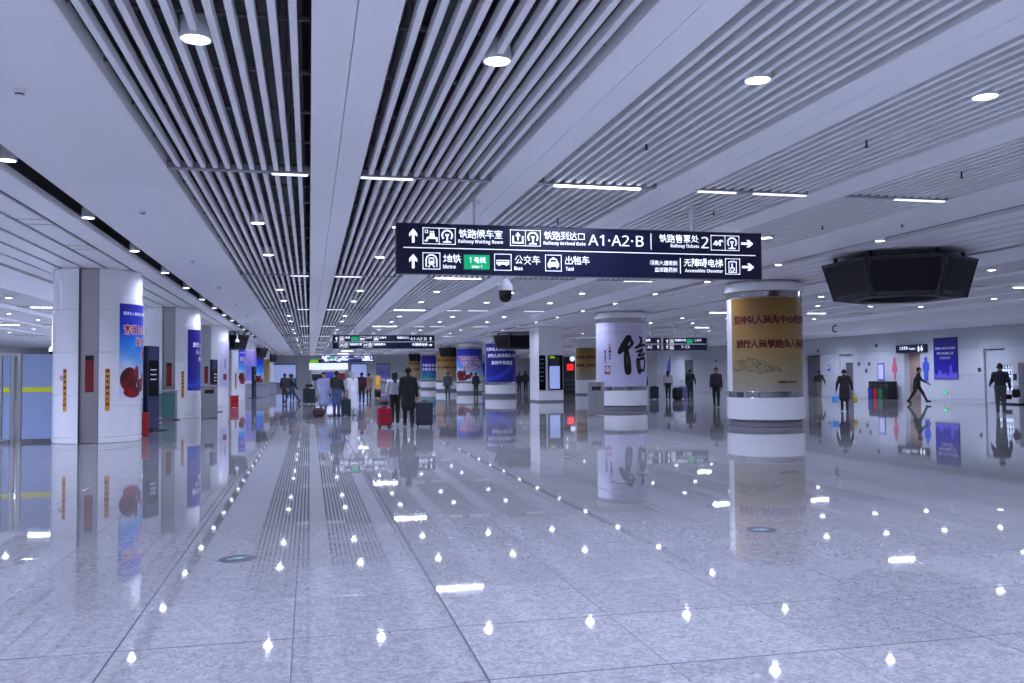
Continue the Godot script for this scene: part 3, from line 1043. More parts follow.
func picto(kind: String, mb: MB, at: Vector2, s: float, z: float) -> void:
	if kind == "waiting":
		for q in [[-0.02, 0.3], [0.16, 0.3]]:
			ring(mb, at + Vector2(q[0], q[1]) * s, 0.0, 0.07 * s, 0, TAU, z, 10)
		shape(mb, [[-0.1, 0.2], [0.24, 0.2], [0.26, -0.06], [0.46, -0.1], [0.46, -0.42], [0.36, -0.42], [0.34, -0.22], [-0.2, -0.2], [-0.26, -0.4], [-0.48, -0.4], [-0.44, -0.3], [-0.34, -0.28], [-0.3, -0.08], [-0.1, -0.04]], at, s, z)
		var f := flat
		frame(mb, at.x - 0.42 * s, at.y + 0.22 * s, at.x - 0.24 * s, at.y + 0.4 * s, 0.035 * s, f, z)
	elif kind == "arrive":
		arrow(mb, at + Vector2(0, 0.12) * s, 0.62 * s, 0, z)
		shape(mb, [[-0.42, 0.14], [-0.3, 0.14], [-0.3, -0.3], [0.3, -0.3], [0.3, 0.14], [0.42, 0.14], [0.42, -0.42], [-0.42, -0.42]], at, s, z)
	elif kind == "ticket":
		shape(mb, [[-0.46, -0.2], [-0.3, 0.05], [-0.2, 0.2], [-0.05, 0.12], [0.0, -0.05], [-0.1, -0.24], [-0.3, -0.12]], at, s, z)
		shape(mb, [[0.02, -0.1], [0.08, 0.2], [0.3, 0.26], [0.46, 0.12], [0.4, 0.06], [0.28, 0.14], [0.2, 0.0], [0.26, -0.18], [0.12, -0.26]], at, s, z)
	elif kind == "metro":
		ring(mb, at + Vector2(0, 0.06) * s, 0.32 * s, 0.42 * s, 0, PI, z)
		shape(mb, [[-0.42, 0.06], [-0.32, 0.06], [-0.32, -0.42], [-0.42, -0.42]], at, s, z)
		shape(mb, [[0.32, 0.06], [0.42, 0.06], [0.42, -0.42], [0.32, -0.42]], at, s, z)
		shape(mb, [[-0.2, 0.16], [-0.14, 0.24], [0.14, 0.24], [0.2, 0.16], [0.2, -0.2], [0.1, -0.26], [-0.1, -0.26], [-0.2, -0.2]], at, s, z)
		for q in [-1, 1]:
			shape(mb, [[0.06 * q, -0.28], [0.14 * q, -0.28], [0.26 * q, -0.44], [0.14 * q, -0.44]], at, s, z)
	elif kind == "bus":
		shape(mb, [[-0.46, 0.16], [0.46, 0.16], [0.46, -0.16], [-0.46, -0.16]], at, s, z)
		for q in [-0.26, 0.26]:
			ring(mb, at + Vector2(q, -0.17) * s, 0.0, 0.09 * s, 0, TAU, z, 10)
	elif kind == "taxi":
		shape(mb, [[-0.09, 0.4], [0.09, 0.4], [0.09, 0.32], [0.25, 0.3], [0.34, 0.06], [0.42, -0.02], [0.42, -0.26], [0.34, -0.26], [0.34, -0.36], [0.2, -0.36], [0.2, -0.26], [-0.2, -0.26], [-0.2, -0.36], [-0.34, -0.36], [-0.34, -0.26], [-0.42, -0.26], [-0.42, -0.02], [-0.34, 0.06], [-0.25, 0.3], [-0.09, 0.32]], at, s, z)
	elif kind == "elevator":
		var f := flat
		frame(mb, at.x - 0.3 * s, at.y - 0.44 * s, at.x + 0.3 * s, at.y + 0.34 * s, 0.06 * s, f, z)
		ring(mb, at + Vector2(-0.04, 0.16) * s, 0.0, 0.07 * s, 0, TAU, z, 10)
		shape(mb, [[-0.1, 0.08], [0.02, 0.08], [0.03, -0.08], [0.16, -0.1], [0.2, -0.3], [0.12, -0.3], [0.08, -0.18], [-0.1, -0.14]], at, s, z)
		ring(mb, at + Vector2(-0.02, -0.2) * s, 0.13 * s, 0.18 * s, PI * 0.6, TAU * 0.95, z, 10)
		shape(mb, [[-0.16, 0.38], [-0.04, 0.38], [-0.1, 0.47]], at, s, z)
		shape(mb, [[0.04, 0.47], [0.16, 0.47], [0.1, 0.38]], at, s, z)


func boxed(sign: Node3D, kinds: Array, x0: float, y0: float, x1: float, y1: float, z: float) -> void:
	var mb := MB.new()
	var f := flat
	frame(mb, x0, y0, x1, y1, 0.01, f, z)
	var w := (x1 - x0) / kinds.size()
	for i in kinds.size():
		var c := Vector2(x0 + w * (i + 0.5), (y0 + y1) / 2)
		if kinds[i] == "emblem":
			emblem(mb, c, minf(w, y1 - y0) * 0.88, z)
		else:
			picto(kinds[i], mb, c, minf(w, y1 - y0) * 0.88, z)
		if i > 0:
			stroke(mb, Vector2(x0 + w * i, y0), Vector2(x0 + w * i, y1), 0.01, f, z)
	part("pictogram", mb, m.sign_white, sign)
	if "metro" in kinds or "taxi" in kinds or "bus" in kinds:
		# windows cut dark into the vehicle
		var d := MB.new()
		var c := Vector2((x0 + x1) / 2, (y0 + y1) / 2)
		var s := (y1 - y0) * 0.88
		if "bus" in kinds:
			for k in 4:
				rect(d, c.x + (-0.42 + 0.22 * k) * s, c.y - 0.0 * s, c.x + (-0.26 + 0.22 * k) * s, c.y + 0.1 * s, f, z + 0.001)
		elif "metro" in kinds:
			rect(d, c.x - 0.14 * s, c.y + 0.0 * s, c.x + 0.14 * s, c.y + 0.14 * s, f, z + 0.001)
		else:
			rect(d, c.x - 0.2 * s, c.y + 0.08 * s, c.x + 0.2 * s, c.y + 0.24 * s, f, z + 0.001)
			for k in [-0.3, 0.2]:
				rect(d, c.x + k * s, c.y - 0.14 * s, c.x + (k + 0.1) * s, c.y - 0.06 * s, f, z + 0.001)
		part("pictogram_window", d, m.sign_navy, sign)


func words(sign: Node3D, text: String, x0: float, x1: float, top: float, bottom: float, z: float, mat: Material = null) -> void:
	var n := text.length()
	var pitch := (x1 - x0) / n
	var size := minf(pitch * 0.93, (top - bottom) * 1.04)
	for i in n:
		var mb := MB.new()
		han(mb, text[i], x0 + (pitch - size) / 2 + pitch * i, top, size, pitch, size * 0.085, flat, z)
		part("character", mb, mat if mat else m.sign_white, sign)


func sign_board(called: String, label: String, group: String, at: Vector3, w: float, h: float, rods: Array, top: float, deep := 0.16, turn := 0.0) -> Node3D:
	var s := thing(called, label, "sign", at, turn, group)
	box_part("case", Vector3(w / 2, h / 2, 0), Vector3(w, h, deep), 0.012, m.sign_navy, s)
	for e in [0.0, w]:
		box_part("end_cap", Vector3(e, h / 2, 0), Vector3(0.02, h + 0.006, deep + 0.012), 0.004, m.sign_frame, s)
	for r in rods:
		var mb := MB.new()
		mb.rod(Vector3(0, h, 0), Vector3(0, top - at.y, 0), 0.035, 12)
		mb.lathe(Vector3(0, top - at.y - 0.05, 0), [Vector2(0.08, 0), Vector2(0.08, 0.05)], 16)
		part("hanger_pole", mb, m.white_plastic, s, Vector3(r, 0, 0))
	return s


func build_signs() -> void:
	var z := 0.084
	# the big sign: positions are metres from its lower left corner
	var s := sign_board("direction_sign", "long dark blue hanging direction sign in two rows with white Chinese lettering and arrows", "", Vector3(1.262, 3.085, -13.084), 5.915, 0.757, [1.2, 4.74], CEIL)
	var X := 1.268
	var Y := 3.09
	var mb := MB.new()
	stroke(mb, Vector2(0.104, 0.388), Vector2(5.81, 0.388), 0.012, flat, z)
	stroke(mb, Vector2(5.275 - X, 3.54 - Y), Vector2(5.275 - X, 3.785 - Y), 0.014, flat, z)
	stroke(mb, Vector2(5.768 - X, 3.17 - Y), Vector2(5.768 - X, 3.405 - Y), 0.014, flat, z)
	part("divider", mb, m.sign_white, s)
	for a in [[1.513, 3.656, 0.0], [1.511, 3.275, 0.0], [6.94, 3.67, -PI / 2], [6.947, 3.288, -PI / 2]]:
		var ar := MB.new()
		arrow(ar, Vector2(a[0] - X, a[1] - Y), 0.215, a[2], z)
		part("arrow", ar, m.sign_white, s)
	boxed(s, ["waiting", "emblem"], 1.658 - X, 3.54 - Y, 2.144 - X, 3.778 - Y, z)
	boxed(s, ["arrive", "emblem"], 2.994 - X, 3.545 - Y, 3.466 - X, 3.784 - Y, z)
	boxed(s, ["ticket", "emblem"], 6.304 - X, 3.553 - Y, 6.793 - X, 3.788 - Y, z)
	boxed(s, ["metro"], 1.656 - X, 3.162 - Y, 1.911 - X, 3.404 - Y, z)
	boxed(s, ["bus"], 2.745 - X, 3.164 - Y, 3.002 - X, 3.408 - Y, z)
	boxed(s, ["taxi"], 3.544 - X, 3.167 - Y, 3.795 - X, 3.412 - Y, z)
	boxed(s, ["elevator"], 6.549 - X, 3.17 - Y, 6.801 - X, 3.417 - Y, z)
	words(s, "铁路候车室", 2.192 - X, 2.877 - X, 3.769 - Y, 3.648 - Y, z)
	words(s, "铁路到达口", 3.517 - X, 4.192 - X, 3.776 - Y, 3.657 - Y, z)
	words(s, "铁路售票处", 5.406 - X, 6.096 - X, 3.781 - Y, 3.663 - Y, z)
	words(s, "地铁", 1.959 - X, 2.228 - X, 3.389 - Y, 3.258 - Y, z)
	words(s, "公交车", 3.054 - X, 3.463 - X, 3.39 - Y, 3.265 - Y, z)
	words(s, "出租车", 3.851 - X, 4.254 - X, 3.4 - Y, 3.265 - Y, z)
	words(s, "无障碍电梯", 5.822 - X, 6.503 - X, 3.403 - Y, 3.273 - Y, z)
	words(s, "深南大道南侧", 5.248 - X, 5.718 - X, 3.364 - Y, 3.294 - Y, z)
	words(s, "益田路西侧", 5.33 - X, 5.716 - X, 3.255 - Y, 3.187 - Y, z)
	for l in [["Railway Waiting Room", 2.191, 2.876, 3.583, 0.05], ["Railway Arrived Gate", 3.516, 4.191, 3.59, 0.05], ["Railway Tickets", 5.608, 6.094, 3.598, 0.05], ["Metro", 1.958, 2.147, 3.203, 0.055], ["Bus", 3.05, 3.181, 3.197, 0.055], ["Taxi", 3.868, 3.993, 3.206, 0.055], ["Accessible Elevator", 5.847, 6.501, 3.215, 0.05]]:
		latin(l[0], l[4], Vector3(l[1] - X, l[3] - Y, z), l[2] - l[1], m.sign_white, s)
	latin("A1·A2·B", 0.165, Vector3(4.237 - X, 3.662 - Y, z), 0.913, m.sign_white, s, "lettering", false)
	latin("2", 0.18, Vector3(6.135 - X, 3.67 - Y, z), 0.126, m.sign_white, s, "lettering", false)
	var g := MB.new()
	rect(g, 2.273 - X, 3.168 - Y, 2.667 - X, 3.39 - Y, flat, z)
	var gp := part("line_badge", g, m.sign_green, s)
	chars(gp, "character", "1号线", 2.33 - X, 3.352 - Y, 0.088, 0.094, 0.009, flat, z + 0.002, m.sign_white)
	latin("Line 1", 0.042, Vector3(2.395 - X, 3.213 - Y, z + 0.002), 0.155, m.sign_white, gp)
	# the same kind of sign further down the hall
	for d in [[-50.6, 1.3, "two-row blue direction sign hung deep in the hall with a green badge", 5.75], [-100.5, 1.3, "smallest and most distant blue direction sign above the far end of the hall", 5.8]]:
		var f := sign_board("direction_sign", d[2], "", Vector3(d[1], 3.1, d[0]), d[3], 0.77, [1.2, 4.78], CEIL)
		stroke_rows(f, d[3], 0.77, z)
	# two signs before the far panelled wall
	var a := sign_board("direction_sign", "dark hanging direction sign before the far panelled wall, beside the calligraphy pillar", "", Vector3(17.1, 2.86, -47.0), 2.42, 0.72, [0.5, 1.9], CEIL)
	stroke_rows(a, 2.42, 0.72, z, 1)
	var b := sign_board("direction_sign", "dark hanging direction sign with a green badge, partly behind the yellow banner pillar", "", Vector3(19.75, 2.86, -47.0), 2.6, 0.72, [0.5, 1.9], CEIL)
	stroke_rows(b, 2.6, 0.72, z, 2)
	# small exit sign beyond the glass gate
	var e := sign_board("direction_sign", "small dark hanging sign with two white arrows above the glass gate", "", Vector3(-9.7, 2.62, -27.5), 0.95, 0.4, [0.47], CEIL, 0.1)
	var em := MB.new()
	arrow(em, Vector2(0.75, 0.29), 0.17, -PI / 2, 0.054)
	arrow(em, Vector2(0.75, 0.11), 0.17, PI, 0.054)
	part("arrow", em, m.sign_white, e)


# two rows of small lettering, pictograms and arrows
func stroke_rows(s: Node3D, w: float, h: float, z: float, kind := 0) -> void:
	var y1 := h * 0.56
	var y0 := h * 0.1
	var t := h * 0.34
	var mb := MB.new()
	stroke(mb, Vector2(0.06, h / 2), Vector2(w - 0.06, h / 2), 0.012, flat, z)
	part("divider", mb, m.sign_white, s)
	if kind == 0:
		for a in [[0.2, y1, 0.0], [w - 0.22, y1, 0.0], [w - 0.22, y0, -PI / 2]]:
			var ar := MB.new()
			arrow(ar, Vector2(a[0], a[1] + t / 2), 0.22, a[2], z)
			part("arrow", ar, m.sign_white, s)
		boxed(s, ["metro"], 0.36, y1, 0.62, y1 + t, z)
		words(s, "地铁", 0.68, 0.96, y1 + t, y1 + t * 0.45, z)
		var g := MB.new()
		rect(g, 1.02, y1 + 0.01, 1.42, y1 + t - 0.01, flat, z)
		part("line_badge", g, m.sign_green, s)
		boxed(s, ["bus"], 1.5, y1, 1.76, y1 + t, z)
		words(s, "公交车", 1.8, 2.2, y1 + t, y1 + t * 0.45, z)
		boxed(s, ["taxi"], 2.28, y1, 2.54, y1 + t, z)
		words(s, "出租车", 2.6, 3.0, y1 + t, y1 + t * 0.45, z)
		words(s, "铁路到达口", 3.6, 4.3, y1 + t, y1 + t * 0.45, z)
		latin("A1·A2·B", 0.16, Vector3(4.35, y1 + t / 2, z), 0.95, m.sign_white, s, "lettering", false)
		boxed(s, ["waiting", "emblem"], 0.36, y0, 0.85, y0 + t, z)
		words(s, "铁路候车室", 0.92, 1.62, y0 + t * 0.9, y0 + t * 0.4, z)
		boxed(s, ["ticket", "emblem"], 1.7, y0, 2.2, y0 + t, z)
		words(s, "铁路售票处", 2.26, 2.96, y0 + t * 0.9, y0 + t * 0.4, z)
		words(s, "无障碍电梯", w - 1.3, w - 0.4, y0 + t * 0.9, y0 + t * 0.3, z)
	else:
		var first := kind == 1
		for k in 2:
			var ar := MB.new()
			arrow(ar, Vector2(w - 0.16 if first else 0.16, (y1 if k == 0 else y0) + t / 2), 0.2, 0, z)
			part("arrow", ar, m.sign_white, s)
		var o := 0.1 if first else 0.32
		boxed(s, ["waiting"], o, y1, o + 0.24, y1 + t, z)
		words(s, "铁路候车室", o + 0.3, o + 1.0, y1 + t, y1 + t * 0.4, z)
		if first:
			words(s, "铁路售票", o + 1.1, o + 1.7, y1 + t, y1 + t * 0.4, z)
			words(s, "铁路到达口", 0.5, 1.2, y0 + t, y0 + t * 0.4, z)
			latin("A1·A2", 0.15, Vector3(1.26, y0 + t / 2, z), 0.62, m.sign_white, s, "lettering", false)
		else:
			var g := MB.new()
			rect(g, o + 1.05, y1 + 0.01, o + 1.4, y1 + t - 0.01, flat, z)
			part("line_badge", g, m.sign_green, s)
			words(s, "公交车", o + 1.5, o + 1.95, y1 + t, y1 + t * 0.4, z)
			boxed(s, ["arrive"], o, y0, o + 0.24, y0 + t, z)
			latin("7-13", 0.15, Vector3(o + 0.7, y0 + t / 2, z), 0.5, m.sign_white, s, "lettering", false)


# ------------------------------------------------------------------ pillars
func drum(called: String, parent: Node, r: float, y0: float, y1: float, mat: Material, a0 := 0.0, a1 := TAU, seg := 48) -> MeshInstance3D:
	var mb := MB.new()
	mb.lathe(Vector3.ZERO, [Vector2(r - 0.012, y0), Vector2(r, y0 + 0.012), Vector2(r, y1 - 0.012), Vector2(r - 0.012, y1)], seg, a0, a1)
	return part(called, mb, mat, parent)


func sheet(called: String, label: String, at: Vector3, r: float, a0: float, a1: float, y0: float, y1: float, mat: Material) -> Node3D:
	var o := thing(called, label, "banner", at)
	var mb := MB.new()
	var seg := 40
	mb.lathe(Vector3.ZERO, [Vector2(r + 0.006, y0), Vector2(r + 0.006, y1)], seg, a0, a1)
	mb.lathe(Vector3.ZERO, [Vector2(r + 0.006, y1), Vector2(r + 0.001, y1)], seg, a0, a1)
	mb.lathe(Vector3.ZERO, [Vector2(r + 0.001, y0), Vector2(r + 0.006, y0)], seg, a0, a1)
	part("sheet", mb, mat, o)
	return o


func build_left_pillars() -> void:
	var R := 1.02
	var what := ["blue and white values poster", "deep blue poster", "white calligraphy poster", "second blue and white values poster", "lavender poster", "sky blue poster", "yellow banner", "plain white face"]
	for i in PILLAR_Z.size():
		var at := Vector3(XL, 0, PILLAR_Z[i])
		var o := thing("pillar", "white round pillar with a steel joint cover, carrying the %s" % what[i], "pillar", at, 0, "", "thing")
		var gap := 0.215             # half angle of the steel channel, which faces the end of the hall behind the camera
		if i < 4:
			# shell panels in courses, open at the joint cover and behind
			var ys := [0.14, 1.16, 2.2, 3.24, CEIL - 0.004]
			for k in 4:
				for s in [[gap, 1.0], [1.0, 2.05], [2.05, PI], [PI, TAU - 2.05], [TAU - 2.05, TAU - 1.0], [TAU - 1.0, TAU - gap]]:
					drum("shell_panel", o, R, ys[k] + 0.002, ys[k + 1] - 0.002, m.pillar_white, s[0] + 0.002, s[1] - 0.002, 12)
			drum("core", o, R - 0.025, 0.0, CEIL - 0.02, m.pillar_white, gap + 0.01, TAU - gap - 0.01)
			drum("plinth", o, R + 0.002, 0.0, 0.137, m.pillar_white, gap, TAU - gap)
			var st := MB.new()
			st.bev(Vector3(0, CEIL / 2, 0.86), Vector3(0.44, CEIL - 0.01, 0.06), 0.004)
			part("joint_cover", st, m.steel, o)
			for s in [-1, 1]:
				box_part("channel_side", Vector3(s * 0.222, CEIL / 2, 0.95), Vector3(0.01, CEIL - 0.02, 0.1), 0.002, m.steel_dark, o)
			var bk := MB.new()
			bk.bev(Vector3(0, 1.675, 0.897), Vector3(0.19, 0.89, 0.012), 0.003)
			var pl := part("notice", bk, m.dark_red, o)
			box_part("notice_top", Vector3(0, 2.065, 0.905), Vector3(0.19, 0.11, 0.008), 0.002, m.black_matte, pl)
			for a in ([-0.57, 0.42] if i == 0 else [0.5]):
				var to := around(R, a)
				var sk := MB.new()
				stroke(sk, Vector2(0, 0.85), Vector2(0, 1.73), 0.105, to, 0.004)
				var sp := part("sticker", sk, m.poster_red, o)
				var sy := MB.new()
				stroke(sy, Vector2(0, 0.82), Vector2(0, 1.76), 0.085, to, 0.006)
				part("sticker_face", sy, m.sticker_yellow, sp)
				var tx := MB.new()
				han(tx, "益中平持以人行", -0.034, 1.78, 0.068, 0.135, 0.016, to, 0.008, true)
				part("sticker_lettering", tx, m.text_red, sp)
			if i == 0:
				var to := around(R, -0.68)
				var sg := MB.new()
				stroke(sg, Vector2(-0.04, 1.62), Vector2(0.04, 1.62), 0.2, to, 0.004)
				part("notice_sheet", sg, m.paper_white, o)
				var sr := MB.new()
				for k in 12:
					stroke(sr, Vector2(cos(TAU * k / 12) * 0.05, 1.58 + sin(TAU * k / 12) * 0.05), Vector2(cos(TAU * (k + 1) / 12) * 0.05, 1.58 + sin(TAU * (k + 1) / 12) * 0.05), 0.016, to, 0.006)
				stroke(sr, Vector2(-0.035, 1.61), Vector2(0.035, 1.55), 0.014, to, 0.006)
				part("no_smoking_mark", sr, m.red, o)
		else:
			drum("shell", o, R, 0.0, CEIL - 0.005, m.pillar_white, gap, TAU - gap)
			box_part("joint_cover", Vector3(0, CEIL / 2, 0.86), Vector3(0.52, CEIL - 0.01, 0.06), 0.004, m.steel, o)
			drum("plinth", o, R + 0.004, 0.0, 0.14, m.pillar_white, gap, TAU - gap)
		# the sheet on the side towards the main hall
		var a0 := 0.68
		var a1 := PI - a0
		var y0 := 1.06
		var y1 := 3.4
		if i < 4:
			var fr := MB.new()
			fr.lathe(Vector3.ZERO, [Vector2(R + 0.001, y0 - 0.16), Vector2(R + 0.012, y0 - 0.15), Vector2(R + 0.012, y1 + 0.15), Vector2(R + 0.001, y1 + 0.16)], 32, a0 - 0.1, a1 + 0.1)
			part("poster_frame", fr, m.pillar_white, o)
		var to := around(R + 0.018, a0)
		var wide := (a1 - a0) * (R + 0.018)
		if i in [0, 3]:
			var p := sheet("poster", "blue to white poster with red lettering and a red knot, on the %s pillar" % ["first steel-jointed", "fourth steel-jointed"][0 if i == 0 else 1], at, R + 0.013, a0, a1, y0, y1, m.print_core)
			for q in [[0.12, 2.86, "富强"], [0.62, 2.86, "民主"], [1.12, 2.86, "文明"], [0.5, 2.57, "自由"], [1.0, 2.57, "平等"], [0.8, 2.28, "爱国"]]:
				chars(p, "character_outline", q[2], q[0], q[1], 0.19, 0.21, 0.06, to, 0.003, m.white_print)
				chars(p, "character", q[2], q[0], q[1], 0.19, 0.21, 0.026, to, 0.005, m.poster_red)
			var th := MB.new()
			han(th, "坚持以人民为中心的发展", 0.1, 3.2, 0.075, 0.09, 0.012, to, 0.003)
			part("heading", th, m.white_print, p)
		elif i == 1:
			var p := sheet("poster", "deep blue poster with three rows of white lettering on the second steel-jointed pillar", at, R + 0.013, a0, a1, y0, y1, m.print_blue)
			for q in [[0.25, 2.9, "践行人民铁路"], [0.42, 2.63, "为人民宗旨"], [0.6, 2.35, "坚持发展"]]:
				chars(p, "character", q[2], q[0], q[1], 0.17, 0.22, 0.03, to, 0.003, m.white_print)
		elif i == 2:
			var p := sheet("poster", "white poster with black brush calligraphy on the third steel-jointed pillar", at, R + 0.013, a0, a1, y0, y1, m.print_calligraphy)
			brush_letter(p, to, 0.9, 3.0, 1.1)
			var sl := MB.new()
			rect(sl, 0.22, 1.42, 0.5, 1.72, to, 0.003)
			part("seal", sl, m.dark_red, p)
			var tw := MB.new()
			han(tw, "以信为平", 0.32, 2.5, 0.09, 0.13, 0.02, to, 0.003, true)
			part("lettering", tw, m.ink, p)
		elif i == 4:
			sheet("poster", "lavender poster with a pale lower edge on the fifth steel-jointed pillar", at, R + 0.013, 0.1, a1, 0.7, 3.6, m.print_lavender)
		elif i == 5:
			sheet("poster", "sky blue poster on the sixth steel-jointed pillar", at, R + 0.013, 0.1, a1, 0.8, 3.4, m.print_core)
		elif i == 6:
			sheet("poster", "small yellow poster on the seventh steel-jointed pillar", at, R + 0.013, 0.1, a1, 0.8, 3.4, m.print_yellow)


# a stroke of the brush: points [x, y, width] joined by a smooth curve
func brush(mb: MB, pts: Array, u: float, v: float, s: float, to: Callable, off: float) -> void:
	var line := []
	for i in pts.size() - 1:
		var p0: Array = pts[maxi(i - 1, 0)]
		var p1: Array = pts[i]
		var p2: Array = pts[i + 1]
		var p3: Array = pts[mini(i + 2, pts.size() - 1)]
		for k in 6:
			var q := []
			for d in 3:
				q.append(cubic_interpolate(p1[d], p2[d], p0[d], p3[d], k / 6.0))
			line.append(q)
	line.append(pts[-1])
	for i in line.size() - 1:
		var a := Vector2(line[i][0], -line[i][1]) * s + Vector2(u, v)
		var b := Vector2(line[i + 1][0], -line[i + 1][1]) * s + Vector2(u, v)
		stroke(mb, a, b, (line[i][2] + line[i + 1][2]) * 0.5 * s, to, off)


func brush_letter(p: Node3D, to: Callable, u: float, v: float, s: float) -> void:
	for line in [[[0.3, 0.0, 0.05], [0.22, 0.1, 0.17], [0.12, 0.26, 0.16], [0.03, 0.4, 0.1], [0.0, 0.46, 0.03]], [[0.05, 0.36, 0.05], [0.16, 0.34, 0.12], [0.3, 0.27, 0.06]], [[0.3, 0.06, 0.07], [0.36, 0.18, 0.09], [0.3, 0.27, 0.05]],
			[[0.2, 0.36, 0.1], [0.21, 0.55, 0.15], [0.23, 0.8, 0.2], [0.24, 0.98, 0.1]], [[0.6, 0.0, 0.03], [0.68, 0.1, 0.1], [0.62, 0.22, 0.08], [0.46, 0.3, 0.04]], [[0.46, 0.31, 0.05], [0.66, 0.25, 0.08], [0.92, 0.22, 0.06]],
			[[0.5, 0.42, 0.05], [0.72, 0.36, 0.08], [0.56, 0.52, 0.05], [0.84, 0.46, 0.08]], [[0.54, 0.62, 0.08], [0.57, 0.8, 0.16], [0.6, 0.97, 0.09]], [[0.58, 0.63, 0.08], [0.8, 0.58, 0.09], [0.84, 0.74, 0.1], [0.78, 0.92, 0.08]], [[0.6, 0.93, 0.07], [0.8, 0.9, 0.07]]]:
		var mb := MB.new()
		brush(mb, line, u, v, s, to, 0.004)
		part("brush_stroke", mb, m.ink, p)
	for q in [[0.215, 0.58, 0.225, 0.7, 0.1], [0.575, 0.72, 0.58, 0.85, 0.1]]:
		var g := MB.new()
		stroke(g, Vector2(u + q[0] * s, v - q[1] * s), Vector2(u + q[2] * s, v - q[3] * s), q[4] * s, to, 0.007)
		part("brush_wash", g, m.ink_green, p)


